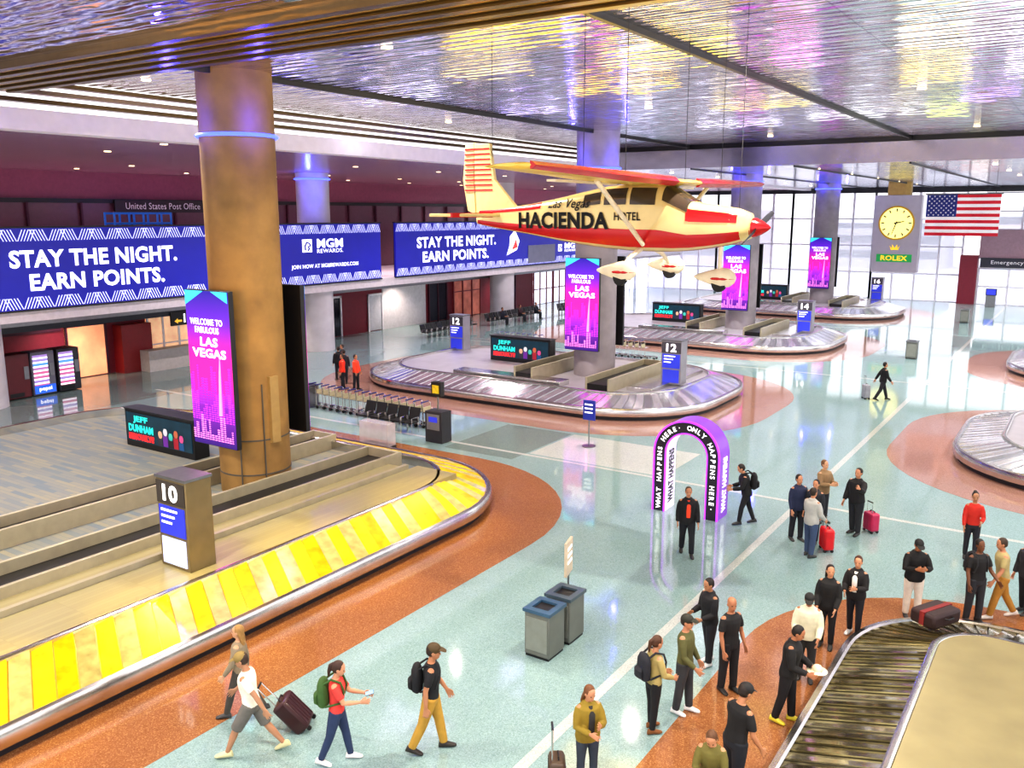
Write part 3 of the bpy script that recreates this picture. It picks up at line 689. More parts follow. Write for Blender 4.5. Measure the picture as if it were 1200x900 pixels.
stand(-15.08,27.95,1.75,.5,.75,M('#24308c',.3,0,.1,2,.4),'blue information sign on a slim pole')
def cart():
    b=B(); m=mSteel
    b.tube([(-.4,-.25,.12),(.45,-.22,.12),(.45,.22,.12),(-.4,.25,.12)],.018,m,6)
    b.tube([(-.4,-.27,.12),(-.42,-.27,.95),(-.5,-.25,1.02),(-.5,.25,1.02),(-.42,.27,.95),(-.4,.27,.12)],.018,m,6)
    b.tube([(-.5,-.22,1.03),(-.5,.22,1.03)],.03,M('#2a2a6a',.4),8)
    b.box(-.42,-.1,-.22,.22,.62,.66,m); b.box(-.41,-.38,-.24,.24,.66,.85,M('#b8b090',.5))
    for x in (-.3,-.1,.1,.3): b.tube([(x,-.24,.13),(x,.24,.13)],.01,m,5)
    for x,y in ((-.38,-.26),(-.38,.26),(.4,-.18),(.4,.18)): b.tube([(x,y-.02,.07),(x,y+.02,.07)],.07,mRubber,12)
    return b.obj('luggage_cart',loc=(-28.3,27.3,0),label='chrome luggage cart nested in a row',category='luggage cart',group='nested luggage carts')
ct=cart()
def cdup(x,y,rot=0):
    c=ct.copy(); S.collection.objects.link(c); c.location=(x,y,0); c.rotation_euler=(0,0,rot)
for i in range(1,17): cdup(-28.3+i*.42,27.3-i*.02)
for i in range(10): cdup(-25.5+i*.42,47.6)
for i in range(8): cdup(-31+i*.42,46.4)
def chair(x,y,rot=0,lab='black airport seat in a row'):
    b=B(); b.box(-.26,.26,-.25,.25,.4,.47,mBlack); b.raw([(-.26,.22,.47),(.26,.22,.47),(.26,.36,.95),(-.26,.36,.95),(-.26,.28,.45),(.26,.28,.45),(.26,.41,.95),(-.26,.41,.95)],[(0,1,2,3),(5,4,7,6),(0,3,7,4),(1,5,6,2),(3,2,6,7),(0,4,5,1)],mBlack)
    for sx_ in (-.27,.27): b.tube([(sx_,-.2,.0),(sx_,-.2,.62),(sx_,.2,.62)],.018,mSteel,6); b.tube([(sx_,.2,0),(sx_,.2,.62)],.018,mSteel,6)
    return b.obj('airport_seat',loc=(x,y,0),rot=(0,0,rot),bev=.01,label=lab,category='chair',group='rows of black seats')
ch0=chair(-24.3,25.9)
def chd(x,y,r):
    c=ch0.copy(); S.collection.objects.link(c); c.location=(x,y,0); c.rotation_euler=(0,0,r)
for i in range(1,5): chd(-24.3+i*.58,25.9,0)
for i in range(10): chd(-38.2,47+i*.6,rad(90))
for i in range(12): chd(-38.4,55+i*.62,rad(90))
for i in range(10): chd(-37.6,64.5+i*.62,rad(90))
e=thing('payment_kiosk',(-20.2,25.46),'black cart payment kiosk with yellow sign on top','kiosk')
b=B(); b.box(-.4,.4,-.3,.3,0,1.2,mDark); b.obj('kiosk_body',e,bev=.02)
b=B(); b.box(-.3,.3,-.32,-.3,.5,1.1,M('#8a8c90',.3,.5)).box(-.2,.2,-.33,-.32,.8,1.0,mScr); b.obj('control_panel',e)
b=B(); b.tube([(0,0,1.2),(0,0,1.75)],.04,mSteelD,8); b.box(-.22,.22,-.12,.12,1.75,2.3,mBlack); b.obj('sign_post',e); B().box(-.15,.15,-.14,-.12,1.87,2.18,M('#c8b020',.4,0,.3,8,.2)).obj('yellow_sign',e)
e=thing('payment_kiosk',(-28.9,27.1),'grey cart return cabinet at the row end','kiosk')
b=B(); b.box(-.35,.35,-.3,.3,0,.95,mSteelD).box(-.37,.37,-.32,.32,.95,1.0,mDark); b.obj('kiosk_body',e,bev=.02); B().box(-.2,.2,-.31,-.3,.4,.8,mScr).obj('control_panel',e)
e=thing('acrylic_display',(-21.6,23.6),'low clear acrylic display box with pink glow','display')
b=B(); b.box(-.7,.7,-.25,.25,0,.12,mDark); b.obj('display_base',e); B().box(-.7,.7,-.22,.22,.12,.95,M('#d8ccd0',.1,0,.1,3,.05,.4)).obj('acrylic_box',e,bev=.01)
mProd=tiles('vending_products','#c83a30','#3a8ad8','#f4f4ff',.2,.26,.4,e=1.0,ms=.04,rotx=(rad(90),0,rad(90)))
for i,(y,c,lab) in enumerate(((21.95,'#6a6a78','drinks vending machine with lit blue and white front'),(23.2,'#2c2c34','black snack vending machine with lit glass front'),(20.75,'#5a1c24','dark red vending machine'))):
    e=thing('vending_machine',(-41.6,y),lab,'vending machine')
    B().box(-.45,.45,-.55,.55,.05,2.1,M(c,.4)).obj('cabinet',e,bev=.02)
    if i<2:
        B().box(.45,.47,-.48,.22,.35,1.95,mProd).obj('product_window',e)
    b=B(); b.box(.45,.48,.28,.5,.9,1.5,mSteelD); b.obj('coin_panel',e)
    b=B(); b.box(.45,.48,-.45,.2,.12,.3,mBlack); b.obj('delivery_flap',e)
    if i==0:
        B().box(.47,.49,-.5,.5,.12,.5,M('#2a60d8',.3,0,.2,3,.8)).obj('lit_header',e)
        text('pepsi',e,(.5,-.0,.31),FX,.6,.22,mTxt,bold=.02)
stand(-18.5,69.6,1.7,.6,.8,M('#24308c',.3,0,.1,2,.4),'blue information sign on a slim pole')
e=thing('info_kiosk',(-7.92,91.83),'small blue self-service kiosk near the exit','kiosk'); b=B(); b.box(-.4,.4,-.3,.3,0,1.1,mSteelD).box(-.45,.45,-.2,.1,1.1,1.7,mDark); b.obj('kiosk_body',e,bev=.02); B().box(-.38,.38,-.22,-.2,1.15,1.65,mScr).obj('screen',e)
dl=B().cyl(0,0,-.02,0,.13,M('#ffe8b8',.4,0,.01,3,4),20).obj('downlight',loc=(-28,20,10.9),label='small round recessed ceiling downlight',category='ceiling light',group='ceiling downlights')
def dld(x,y,z):
    c=dl.copy(); S.collection.objects.link(c); c.location=(x,y,z)
for y in range(14,90,7):
    for x in (-47,-42,-33): dld(x,y,10.9)
lx=(-23,-14,-5,3)
for x in lx:
    for y in (16,30,44): dld(x,y,12.2)
    for y in (53,61,69,77,85): dld(x,y,11.0)
# ================================================================ LIGHTS
def lamp(t,loc,col,en,r=.15,rot=(0,0,0),size=2.3,blend=.8):
    l=bpy.data.lights.new('lamp',t); l.color=hx(col)[:3]; l.energy=en
    if t=='SPOT': l.spot_size=size; l.spot_blend=blend
    if t=='AREA': l.shape='RECTANGLE'; l.size,l.size_y=r
    else: l.shadow_soft_size=r
    o=bpy.data.objects.new('light_source',l); S.collection.objects.link(o); o.location=loc; o.rotation_euler=rot; return o
for x in lx:
    for y in (6,16,30,44): lamp('SPOT',(x,y,12.12 if y>10 else 11.7),'#fff2e2',3100,.05)
    for y in (53,69,85): lamp('SPOT',(x,y,10.9),'#fffaf6',3700,.05)
for y in (16,30,44,58,72,86): lamp('SPOT',(-33,y,10.8),'#fff2f2',3500,.05)
for y in (20,34,48,62,76): lamp('SPOT',(-45,y,10.8),'#ffe4ea',3600,.05)
for y in (24,36,50,64): lamp('SPOT',(-42.6,y,3.7),'#ffe8d8',600,.06)
for y in (2,6,10,14,18): lamp('SPOT',(-14.4,y,9.5),'#ffdc20',2000,.1,size=.5,blend=.6)
lamp('SPOT',(-17.2,8,6.5),'#ffb850',900,.15,(rad(80),0,rad(20)),.9)
# added lamps without fixtures, facing up for coloured reflections in the ceiling
UP=(rad(180),0,0)
for x,y,c,en,sz in ((-13.3,20,'#ffcc00',120,(4,1.2)),(-11,24.5,'#ffd410',120,(4,1.2)),(-14.6,29,'#ffcc10',100,(4,1)),(-9,18,'#ffd830',100,(3,1)),(-17,24,'#ffe080',60,(3,1)),(-8.0,27,'#ff50e0',45,(1.2,1.6)),(-12,36,'#ffe060',80,(4,1.2)),(-5,32,'#ffd040',70,(2,1.4)),(-6,42,'#e8ff60',45,(1.6,2)),(-22,20,'#a090ff',40,(2,1)),(-23,27,'#e8e0ff',60,(4,1)),(-3,26,'#ffffff',110,(4,1.2)),(-1,32,'#ffffff',110,(4,1.2)),(-9,41,'#ffffff',90,(5,1.2)),(-1,21,'#f0f4ff',90,(4,1.2)),(-15,42,'#f0e8ff',80,(4,1.2)),(-16,9,'#ffb810',130,(5,.6)),(-8,9.5,'#ffc010',100,(4,.5)),(-21,33,'#d0c0ff',60,(3,1)),(-4,38,'#c090ff',40,(2,1.4))):
    lamp('AREA',(x,y,10.6),c,en,sz,UP)
for y in CY: 
    for dx,dy in ((1.6,-.5),(-.5,-1.7)): lamp('POINT',(-20+dx,y+dy,10.9),'#4038ff',130 if y<20 else 80,.08)
lamp('POINT',(-39,37.4,10),'#3848ff',200,.1)
w=bpy.data.worlds.new('world'); S.world=w; w.use_nodes=True; nt=w.node_tree; bg=nt.nodes['Background']
tc=nt.nodes.new('ShaderNodeTexCoord'); sp=nt.nodes.new('ShaderNodeSeparateXYZ'); cr=nt.nodes.new('ShaderNodeValToRGB')
nt.links.new(tc.outputs['Generated'],sp.inputs[0]); nt.links.new(sp.outputs[2],cr.inputs[0]); cr.color_ramp.elements[0].color=hx('#fcf6f6'); cr.color_ramp.elements[1].color=hx('#e4ecff'); nt.links.new(cr.outputs[0],bg.inputs[0]); bg.inputs[1].default_value=1.95
# ================================================================ PEOPLE
def torso_rings(b,mt,zr,inf,X,fem,n=20):
    tab=[(.80,.06,.10,0),(.84,.105,.155,0),(.92,.115,.175,0),(1.0,.108,.165,0),(1.1,.102,.15,.005),(1.22,.116,.162,.01),(1.33,.122,.182,.005),(1.40,.105,.192,0),(1.445,.08,.15,-.005),(1.475,.06,.08,-.008)]
    R=[]
    zs=[t for t in tab if zr[0]-1e-6<=t[0]<=zr[1]+1e-6]
    for z,rx,ry,cx_ in zs:
        if fem: ry*= (1.02 if z<1.05 else .88); rx*=.95
        i_=inf*(1 if z<1.43 else .5)
        R.append([(cx_+(rx+i_)*math.cos(2*math.pi*j/n),(ry+i_)*math.sin(2*math.pi*j/n),z) for j in range(n)])
    b.X=X; b.rings(R,mt); b.X=None
def person(x,y,face,label,h=1.75,top='#202024',tk='tee',bot='#202028',bk='long',shoe='#222222',hair='#2a1c14',hs='short',hat=None,skin='#b98262',
           legs=(4,2,-4,2),arms=((5,8,15,0),(5,8,15,0)),lean=0,head=(0,0),fem=False,fine=True,grp=None,inner=None,wide=1.0):
    k=h/1.765
    Ls={}
    for sd,a,bn in ((1,legs[0],legs[1]),(-1,legs[2],legs[3])):
        a,bn=rad(a),rad(bn); hip=V((0,sd*.09,.93)); kn=hip+V((math.sin(a)*.44,sd*.012,-math.cos(a)*.44)); an=kn+V((math.sin(a-bn)*.42,0,-math.cos(a-bn)*.42))
        fpi=max(0,-(math.degrees(a-bn))-10)*.8
        if legs[0]>50: fpi=0
        q=rad(fpi); fd=V((math.cos(q),sd*.12,-math.sin(q))).normalized(); up=V((math.sin(q),0,math.cos(q)))
        Ls[sd]=(hip,kn,an,fd,up)
    low=min(min((an-up*.075).z,(an+fd*.17-up*.075).z) for (_,_,an,fd,up) in Ls.values())
    D=V((0,0,-low))
    Tm=Matrix.Translation(D)@Matrix.Translation((0,0,.95))@Matrix.Rotation(rad(lean),4,'Y')@Matrix.Translation((0,0,-.95))
    Hm=Tm@Matrix.Translation((0,0,1.5))@Matrix.Rotation(rad(head[0]),4,'Z')@Matrix.Rotation(rad(head[1]),4,'Y')@Matrix.Translation((0,0,-1.5))
    mS=M(skin,.55,0,.06,8); mT=M(top,.8,0,.12,9); mB_=M(bot,.85,0,.12,9); mSh=M(shoe,.5,0,.1,9); mH=M(hair,.6,0,.2,20)
    A={}
    sw=.17 if fem else .185
    for sd,(p,q,el,inw) in ((1,arms[0]),(-1,arms[1])):
        p,q,el,inw=map(rad,(p,q,el,inw)); sh=V((0,sd*sw,1.4))
        d1=V((math.sin(p)*math.cos(q),sd*math.sin(q),-math.cos(p)*math.cos(q))); eb=sh+d1*.29
        p2=p+el; d2=V((math.sin(p2)*math.cos(inw),-sd*math.sin(inw)+sd*math.sin(q)*.4,-math.cos(p2)*math.cos(inw))).normalized(); wr=eb+d2*.25
        A[sd]=[Tm@sh,Tm@eb,Tm@wr]
    b=B()
    torso_rings(b,mS,(.8,1.48),0,Tm,fem)
    nk=Tm@V((-.01,0,1.44)); b.tube([nk,Tm@V((-.005,0,1.5)),Hm@V((.0,0,1.58))],[.06,.052,.05],mS,14)
    b.X=Hm
    hd=[(1.53,.052,.02,.022),(1.545,.035,.05,.042),(1.575,.02,.078,.058),(1.61,.008,.09,.068),(1.65,0,.096,.074),(1.69,-.004,.096,.075),(1.725,-.006,.084,.066),(1.75,-.006,.055,.045),(1.765,-.006,.02,.016)]
    b.rings([[(cx_+rx*math.cos(2*math.pi*j/18),ry*math.sin(2*math.pi*j/18),z) for j in range(18)] for z,cx_,rx,ry in hd],mS)
    b.rings([[(.085,.012,1.66),(.095,0,1.662),(.085,-.012,1.66)],[(.09,.017,1.61),(.122,0,1.612),(.09,-.017,1.61)],[(.085,.012,1.6),(.1,0,1.6),(.085,-.012,1.6)]],mS)
    for sd in (1,-1): b.ball((-.004,sd*.076,1.635),(.022,.012,.032),mS,8,6)
    b.X=None
    for sd in (1,-1):
        hip,kn,an,fd,up=[q for q in Ls[sd]]; hip=hip+D;kn=kn+D;an=an+D
        b.tube([hip+V((0,0,.02)),hip.lerp(kn,.35),hip.lerp(kn,.8),kn,kn.lerp(an,.3),kn.lerp(an,.7),an],[.092,.083,.062,.055,.058,.043,.037],mS,12,True)
        b.ell([an-fd*.05-up*.035,an+up*0,an+fd*.08-up*.035,an+fd*.16-up*.05],[V((0,.02,0)),V((0,.036,0)),V((0,.042,0)),V((0,.03,0))],[up*.02,up*.035,up*.025,up*.015],mS,10)
        s0,e0,w0=A[sd]
        b.tube([s0-V((0,sd*.02,0)),s0.lerp(e0,.4),e0,e0.lerp(w0,.35),w0],[.056,.048,.039,.04,.027],mS,12,True)
        d=(w0-e0).normalized(); w_=V((1,0,0)); 
        if abs(d.x)>.75: w_=V((0,0,1))
        w_=(w_-d*w_.dot(d)).normalized(); n_=d.cross(w_)*sd
        pn=-n_ if n_.y*sd>0 else n_
        b.ell([w0-d*.01,w0+d*.03,w0+d*.065,w0+d*.095],[w_*.026,w_*.038,w_*.044,w_*.038],[n_*.02,n_*.017,n_*.015,n_*.011],mS,12)
        for i_,ln in enumerate((.068,.078,.072,.056)):
            o=1.5-i_; p0=w0+d*.08+w_*.022*o; f1=(d+w_*.12*o).normalized(); f2=(f1+pn*.45).normalized(); f3=(f1*.6+pn*.8).normalized()
            p1=p0+f1*.025; p2=p1+f1*ln*.42; p3=p2+f2*ln*.34; p4=p3+f3*ln*.28
            b.tube([p0,p1,p2,p3,p4],[.0105,.01,.0095,.009,.008],mS,8,True)
        t0=w0+d*.03+w_*.025; t1=w0+d*.055+w_*.055+pn*.01; t2=t1+(d*.9+w_*.25+pn*.2).normalized()*.03; b.tube([t0,t1,t2,t2+(d+pn*.2).normalized()*.022],[.014,.012,.011,.009],mS,8,True)
    body=b.obj('person',loc=(x,y,0),rot=(0,0,rad(face)+PHI),vox=.009 if fine else .014,label=label,category='person')
    body.scale=(k,k*wide,k)
    if grp: body['group']=grp
    for sd in (1,-1):
        b=B(); b.X=Hm; b.ball((.083,sd*.031,1.647),(.013,.014,.008),M('#1a1210',.3),8,6); b.obj('eye',body)
    b=B(); b.X=Hm; b.ball((.094,0,1.573),(.008,.024,.006),M('#7a3a34',.5),8,6); b.obj('mouth',body)
    inf={'tee':.014,'long':.018,'jacket':.034,'tank':.012}[tk]
    b=B(); torso_rings(b,mT,(.84 if tk=='jacket' else .92,1.475),inf,Tm,fem)
    for sd in (1,-1):
        s0,e0,w0=A[sd]
        if tk=='tee': b.tube([s0-V((0,sd*.03,0)),s0.lerp(e0,.4),s0.lerp(e0,.72)],[.066,.063,.062],mT,14)
        elif tk!='tank': b.tube([s0-V((0,sd*.03,0)),s0.lerp(e0,.4),e0,e0.lerp(w0,.4),e0.lerp(w0,.96)],[.058+inf*.6,.05+inf*.7,.043+inf*.7,.042+inf*.6,.032+inf*.5],mT,14)
    if tk in('jacket',): b.X=Tm; b.ball((-.02,0,1.475),(.085,.1,.04),mT,14,8); b.X=None
    b.obj({'tee':'t_shirt','long':'sweater','jacket':'jacket','tank':'vest'}[tk],body,vox=.013 if fine else .018)
    if inner:
        b=B(); b.X=Tm; b.ell([(.112+inf*.5,0,1.02),(.125+inf*.5,0,1.2),(.128+inf*.4,0,1.33),(.07,0,1.45)],[V((.03,0,0))]*4,[V((0,.05,0)),V((0,.055,0)),V((0,.055,0)),V((0,.04,0))],M(inner,.8),10); b.obj('shirt_front',body)
    b=B(); torso_rings(b,mB_,(.8,1.0),.012,Tm if lean<30 else Matrix.Translation(D),fem)
    for sd in (1,-1):
        hip,kn,an,fd,up=Ls[sd]; hip=hip+D;kn=kn+D;an=an+D
        if bk=='short': b.tube([hip+V((0,0,.02)),hip.lerp(kn,.4),hip.lerp(kn,.98)],[.108,.104,.092],mB_,14)
        else:
            t_=.012 if bk=='long' else .004
            b.tube([hip+V((0,0,.02)),hip.lerp(kn,.4),hip.lerp(kn,.85),kn,kn.lerp(an,.35),kn.lerp(an,.96)],[.1+t_,.09+t_,.07+t_,.064+t_,.062+t_,.048+t_*1.3],mB_,14)
    b.obj('shorts' if bk=='short' else 'trousers',body,vox=.013 if fine else .018)
    for sd in (1,-1):
        hip,kn,an,fd,up=Ls[sd]; an=an+D; l=fd.cross(up)
        b=B(); P_=[(-.085,-.05,.02,.02),(-.07,-.02,.038,.05),(0,-.015,.044,.058),(.06,-.03,.047,.043),(.13,-.045,.048,.03),(.175,-.052,.035,.022),(.19,-.055,.012,.012)]
        b.ell([an+fd*a+up*z for a,z,_,_ in P_],[l*w_ for *_,w_,_ in P_],[up*h_ for *_,h_ in P_],mSh,14); b.obj('shoe',body)
    b=B(); b.X=Hm
    if hs!='bald':
        b.ball((-.02,0,1.675),(.1,.085,.104),mH,16,10); b.ball((-.03,0,1.63),(.085,.08,.07),mH,14,8)
        if hs=='long': b.ell([(-.03,0,1.66),(-.065,0,1.56),(-.085,0,1.46),(-.1,0,1.36)],[V((.06,0,0)),V((.05,0,0)),V((.035,0,0)),V((.015,0,0))],[V((0,.088,0)),V((0,.09,0)),V((0,.085,0)),V((0,.055,0))],mH,14)
        if hs=='bun': b.ball((-.09,0,1.74),.05,mH)
        if hs=='pony': b.tube([(-.1,0,1.7),(-.14,0,1.66),(-.135,0,1.55),(-.12,0,1.46)],[.03,.035,.03,.012],mH,10,True)
        b.obj('hair',body,vox=.012)
    if hat:
        mh=M(hat,.7,0,.1,9); b=B(); b.X=Hm; b.ball((-.004,0,1.695),(.108,.09,.088),mh,18,10); b.ell([(.06,0,1.70),(.11,0,1.705),(.165,0,1.69),(.185,0,1.685)],[V((0,.07,0)),V((0,.075,0)),V((0,.06,0)),V((0,.03,0))],[V((0,0,.012)),V((0,0,.01)),V((0,0,.008)),V((0,0,.006))],mh,12); b.obj('cap',body)
    return body,Tm,A,k
def loc_of(pr,v):
    body,Tm,A,k=pr; M4=Matrix.Translation(body.location)@body.rotation_euler.to_matrix().to_4x4()@Matrix.Diagonal((k,k,k,1)); return M4@v
def backpack(pr,col,label,front=False):
    body,Tm,A,k=pr; sg=-1 if not front else 1
    e=thing('backpack',loc_of(pr,Tm@V((sg*.2,0,1.0))),label,'backpack'); e.rotation_euler=body.rotation_euler
    mt=M(col,.8,0,.15,9); b=B(); b.ell([(0,0,0),(0,0,.04),(0,0,.2),(0,0,.36),(0,0,.44),(0,0,.47)],[V((.05,0,0)),V((.09,0,0)),V((.1,0,0)),V((.09,0,0)),V((.06,0,0)),V((.02,0,0))],[V((0,.1,0)),V((0,.15,0)),V((0,.16,0)),V((0,.15,0)),V((0,.11,0)),V((0,.04,0))],mt,16); b.obj('pack_body',e)
    b=B(); b.ell([(sg*.07,0,.04),(sg*.1,0,.08),(sg*.1,0,.2),(sg*.07,0,.25)],[V((.03,0,0)),V((.05,0,0)),V((.05,0,0)),V((.03,0,0))],[V((0,.08,0)),V((0,.11,0)),V((0,.11,0)),V((0,.08,0))],mt,12); b.obj('front_pocket',e)
    for sd in (1,-1):
        b=B(); b.tube([(-sg*.02,sd*.1,.4),(-sg*.15,sd*.11,.49),(-sg*.3,sd*.11,.44),(-sg*.345,sd*.12,.3),(-sg*.3,sd*.15,.12),(-sg*.05,sd*.14,.05)],.018,mt,6); b.obj('shoulder_strap',e)
def suitcase(x,y,rot,col,label,h=.62,tilt=0,w=.42,d=.26,pull=.45,z=0):
    e=thing('suitcase',(x,y,z),label,'suitcase',rot=rot)
    e.rotation_euler=(0,rad(tilt),rot)
    mt=M(col,.35,0,.1,6)
    B().box(-d/2,d/2,-w/2,w/2,.06,.06+h,mt).obj('case_shell',e,bev=.05)
    for k in range(5): B().box(-d/2-.008,d/2+.008,-w/2+.05+k*(w-.12)/4,-w/2+.07+k*(w-.12)/4,.12,h,mt).obj('rib',e)
    for a in (-1,1):
        for c in (-1,1):
            b=B(); b.tube([(a*d*.35,c*w*.38-.015,.04),(a*d*.35,c*w*.38+.015,.04)],.04,mRubber,12); b.obj('wheel',e)
    t=h+.06
    if pull: b=B(); b.tube([(-d*.3,-.1,t),(-d*.3,-.1,t+pull),(-d*.3,.1,t+pull),(-d*.3,.1,t)],.011,mSteel,6); b.tube([(-d*.3,-.1,t+pull),(-d*.3,.1,t+pull)],.018,mBlack,8); b.obj('pull_handle',e)
    b=B(); b.tube([(.02,-.09,t),(.02,-.08,t+.04),(.02,.08,t+.04),(.02,.09,t)],.013,mBlack,6); b.obj('handle',e); return e
p=person(-10.44,8.30,180,'person in white t-shirt, grey shorts and dark cap pulling a suitcase',1.84,'#f0ead8','tee','#6a6660','short','#d8d0a0','#3a2a20','short','#8a7440','#b08060',(30,8,-24,14),((-35,10,10,0),(25,18,30,0)),6,(0,15))
suitcase(-10.27,9.32,PHI,'#3a1a1c','dark maroon rolling suitcase tilted while being pulled',.62,-42,.45,.28,.42)
person(-11.49,8.95,180,'person with light brown hair in a grey top walking beside companion',1.7,'#8a7c66','long','#4a4640','slim','#444444','#9a7440','long',None,'#c89a78',(20,5,-18,15),fem=True,arms=((15,8,20,0),(-10,8,10,0)))
p=person(-9.17,8.90,0,'person in red top and jeans walking and looking at a phone',1.74,'#d8403a','tee','#2c3a5a','slim','#e8e0e0','#3a2218','pony',None,'#c89070',(14,4,-14,8),((35,4,55,15),(30,4,60,15)),2,(0,15),fem=True)
backpack(p,'#3a5a28','green and black backpack worn over red top')
pp=loc_of(p,p[2][1][2]+V((.1,-.06,.03))); e=thing('phone',pp,'small light-blue smartphone held in hand','phone'); e.rotation_euler=(rad(30),rad(-20),rad(0)+PHI); B().box(-.07,.07,-.035,.035,-.005,.005,M('#202028',.3)).obj('phone_body',e,bev=.003); B().box(-.065,.065,-.031,.031,.005,.007,M('#7ab0e8',.2,0,.05,5,.8)).obj('phone_screen',e)
p=person(-8.13,9.94,0,'person in black t-shirt, tan trousers and cap walking with backpack',1.88,'#17181c','tee','#b48c38','long','#2a2420','#2a1c14','short','#4a3a20','#b07a58',(14,4,-16,8),((15,8,20,0),(-12,10,15,0)),3,(0,8))
backpack(p,'#15151a','black backpack worn over black t-shirt')
person(-5.61,10.52,290,'person in olive-mustard jacket standing with rolling bag',1.68,'#8a7424','jacket','#38404c','slim','#3a2a20','#6a4224','long',None,'#c08a68',(2,2,-2,2),((25,6,90,35),(10,8,70,35)),0,(10,15),fem=True,inner='#303030')
suitcase(-5.95,10.2,PHI,'#4a3a2c','dark rolling bag with raised steel handle beside standing person',.5,0,.38,.24,.5)
p=person(-5.41,12.42,20,'person in pale yellow top and black leggings with backpack',1.7,'#a89860','long','#1c1c20','slim','#7a4a20','#4a2e1c','pony',None,'#c08a68',(3,2,-3,2),((20,8,40,10),(15,8,50,20)),2,(0,10),fem=True)
backpack(p,'#22242c','black backpack worn over beige top')
person(-5.19,13.21,330,'person in olive sweater and dark trousers with white sneakers',1.82,'#5a5a34','long','#3a3c40','long','#e8e8e8','#2a1c14','short','#2a2a22','#b98262',(6,3,-5,3),((8,8,20,0),(10,8,40,10)),0,(0,5))
person(-5.45,15.04,200,'person in black hooded jacket standing sideways',1.76,'#1a1a1e','jacket','#24242a','long','#d8d8d8','#181210','short',None,'#a87858',(5,3,-6,3),((10,8,60,20),(10,8,70,20)),2,(0,12))
person(-4.79,14.30,300,'bald person in black t-shirt and black trousers standing',1.82,'#1c1c1e','tee','#1e1e22','long','#202020','#2a1c14','bald',None,'#a87050',(3,2,-3,2),((5,9,15,0),(5,9,15,0)),0,(-20,5))
p=person(-3.62,13.9,330,'person in black jacket holding a pale hat by the carousel',1.8,'#161618','jacket','#1a1a1e','long','#d8c83a','#1c1410','short',None,'#a87050',(6,3,-8,6),((20,8,50,15),(15,8,60,20)),6,(0,18))
h_=loc_of(p,p[2][1][2]+V((.08,0,-.05))); e=thing('sun_hat',h_,'pale straw hat held in the hand','hat'); b=B(); b.ball((0,0,0),(.17,.17,.02),M('#e0d8b8',.7),20,8); b.obj('brim',e); B().ball((0,0,.03),(.09,.09,.08),M('#e0d8b8',.7),16,8).obj('crown',e)
person(-3.75,15.5,250,'person in white jacket with black cap beside the carousel',1.74,'#d8d4b8','jacket','#2a2a2a','long','#303030','#2a1c14','short','#1a1a1a','#a87050',(3,3,-3,3),((15,8,40,10),(15,8,40,10)),4,(0,15))
person(-3.75,17.0,240,'person with dark hair in black hoodie talking to companion',1.72,'#18181a','jacket','#1c1c20','slim','#303030','#1c120c','long',None,'#c08a68',(2,2,-2,2),((10,7,30,10),(10,7,30,10)),0,(20,0),fem=True)
person(-3.4,17.8,230,'person in black cardigan over white top facing companion',1.72,'#1c1a1c','jacket','#22222a','slim','#d8d8d8','#4a2a1a','pony',None,'#c08a68',(4,3,-4,3),((20,8,80,30),(15,8,60,20)),0,(10,5),fem=True,inner='#e8e4dc')
person(-2.55,19.32,265,'person in black jacket and pale trousers checking hands',1.8,'#141416','jacket','#d8d0c4','long','#303030','#181210','short','#1a1a1a','#a06a48',(3,2,-3,2),((25,12,85,40),(25,12,85,40)),2,(0,20))
p=person(-3.68,11.46,25,'person in black t-shirt and black cap at the belt',1.84,'#19191b','tee','#20242c','long','#303030','#20140e','short','#19191b','#b07a58',(4,3,-4,3),((25,12,30,10),(10,12,30,0)),8,(0,15),wide=1.1)
person(-3.72,10.6,250,'person in olive top with brown hair looking down',1.66,'#6a6430','long','#3a3a3a','long','#303030','#5a3a20','long',None,'#c08a68',(4,3,-4,3),((25,8,70,30),(25,8,70,30)),8,(0,25),fem=True)
person(-7.94,20.0,265,'person in open black jacket over orange-red shirt walking',1.8,'#17171b','jacket','#1e2026','long','#2a2a2a','#4a4038','short',None,'#b98262',(14,5,-12,8),((8,8,20,0),(-8,8,15,0)),0,(0,0),inner='#e84a2a')
p=person(-7.45,23.02,175,'person in black clothes leaning and adjusting a shoulder bag',1.76,'#18181c','jacket','#1c1c22','slim','#303030','#20160f','short',None,'#b98262',(18,10,-14,6),((30,12,60,20),(20,12,70,20)),12,(0,15))
backpack(p,'#16161a','black shoulder bag on dark jacket')
person(-5.92,22.55,285,'person in navy jacket standing in a group',1.8,'#1c2440','jacket','#1e2028','long','#303030','#1a120e','short',None,'#b98262')
person(-5.31,21.61,30,'person in pale grey jacket and blue jeans, seen from behind',1.8,'#a8a8a4','jacket','#3a4a68','long','#3a3a3a','#2a2018','short',None,'#b98262',(3,3,-3,3),((15,8,50,10),(10,8,40,10)),0,(0,5))
person(-5.5,22.6,230,'person in dark blue-grey jacket in the group',1.72,'#20242c','jacket','#2a3040','long','#303030','#1a120e','short',None,'#b98262')
person(-5.72,24.33,300,'person with brown jacket holding a black bag',1.8,'#8a7050','jacket','#2a2c34','long','#303030','#6a4a2a','short',None,'#c89a78',(3,3,-3,3),((20,8,80,30),(20,8,80,30)))
person(-4.73,23.87,215,'person in black coat gesturing with raised arm',1.84,'#17171a','jacket','#22242a','long','#202020','#1a120e','short',None,'#b98262',(3,3,-3,3),((60,20,60,0),(5,10,20,0)),0,(0,0),wide=1.08)
suitcase(-5.06,22.26,PHI,'#c81c24','bright red rolling suitcase standing upright',.55,0,.42,.26,.35)
suitcase(-4.4,24.3,PHI+.3,'#b02050','magenta suitcase standing behind person in black coat',.5,0,.4,.25,.3)
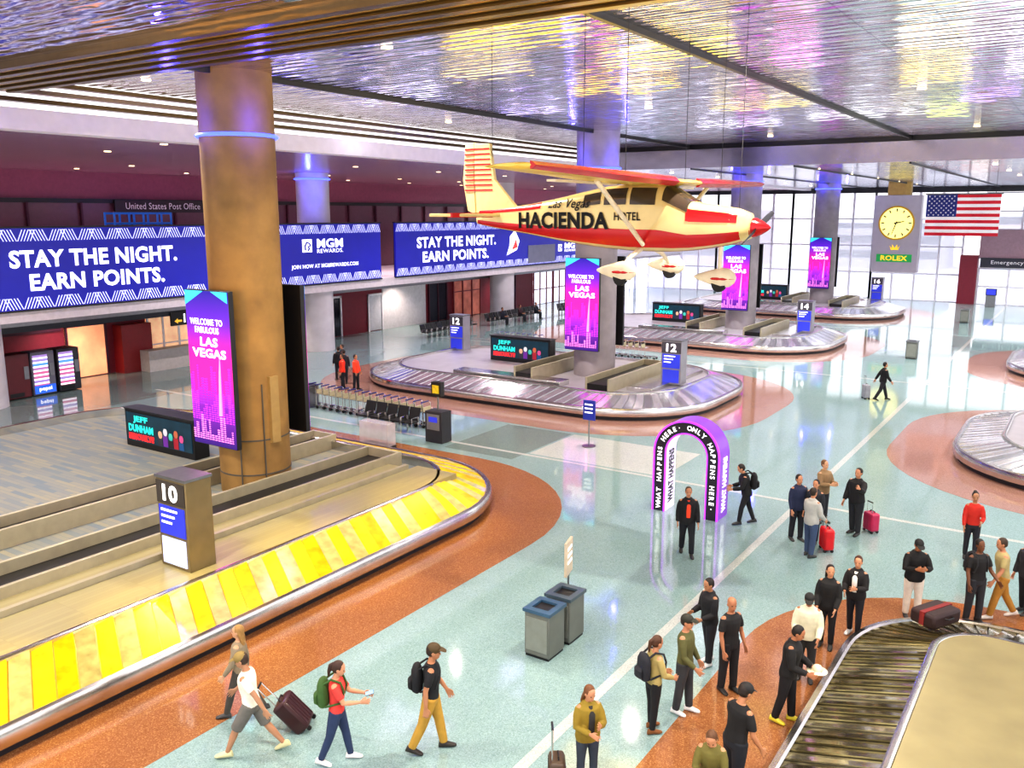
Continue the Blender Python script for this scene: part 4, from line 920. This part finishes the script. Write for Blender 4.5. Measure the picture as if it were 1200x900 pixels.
person(-1.92,23.66,250,'person in red sweater with hair in a bun',1.74,'#b8281c','long','#22222a','slim','#303030','#1a120e','bun',None,'#a87858',(3,3,-3,3),((20,8,60,20),(10,8,30,0)),fem=True)
p=person(-1.43,19.82,280,'person in black t-shirt with dark patterned backpack',1.84,'#1a1a1c','tee','#2c2e34','long','#202020','#120c0a','short',None,'#6a4228',(3,3,-3,3),((15,10,40,0),(5,10,15,0)))
backpack(p,'#26262a','black and white backpack on standing person')
person(-.99,20.35,170,'person in olive-beige t-shirt and khaki trousers walking',1.82,'#a89a6a','tee','#a87a34','long','#d8d0c8','#3a2a1c','short',None,'#b98262',(18,6,-16,12),((20,8,20,0),(-20,8,20,0)),6,(0,5))
person(-.56,20.93,200,'person in dark clothing with a bag near the carousel',1.72,'#28282c','jacket','#22242a','long','#303030','#1a120e','short',None,'#b98262')
person(-7.71,42.67,0,'person in black jacket walking, pulling grey suitcase',1.82,'#17171a','jacket','#26262c','long','#202020','#1a120e','short',None,'#b98262',(20,5,-18,12),((-30,6,5,0),(20,8,20,0)),4,fine=False)
suitcase(-8.4,42.6,PHI,'#9a9aa4','grey rolling suitcase pulled by walking person',.62,0,.42,.26,.4)
for x,y,f,c,l in ((-30.37,30.81,200,'#e83a20','person in bright red coat standing'),(-29.75,31.1,340,'#f04828','person in red-orange coat standing'),(-32.7,33.2,200,'#1c1e26','person in dark clothing standing with companion'),(-31.3,31.9,90,'#2a2430','person in black coat seen from behind'),(-32.3,32.5,120,'#14161c','person in black hooded coat')):
    person(x,y,f,l,1.74,c,'jacket','#22242c','long',fine=False)
for i,yy in enumerate((56.3,58.8,61.2,66.4,69.2)):
    person(-38.15,yy,-33.5,'person in dark clothes sitting on a black seat',1.72,['#1c2030','#3a2028','#20242c','#2c2c34','#1c1c20'][i],'jacket','#22242c','long',legs=(86,86,84,84),arms=((20,8,60,20),(20,8,60,20)),fine=False)
e=thing('suitcase',(-1.9,17.6,.78),'black and red soft suitcase lying on the carousel plates','suitcase',rot=PHI+.5)
B().box(-.4,.4,-.27,.27,.02,.3,M('#2a1618',.6)).obj('case_shell',e,bev=.06); b=B(); b.box(-.41,.41,-.05,.05,.05,.31,M('#7a1c1c',.6)); b.obj('red_band',e); b=B(); b.tube([(-.1,-.27,.2),(-.08,-.33,.2),(.08,-.33,.2),(.1,-.27,.2)],.014,mBlack,6); b.obj('handle',e)
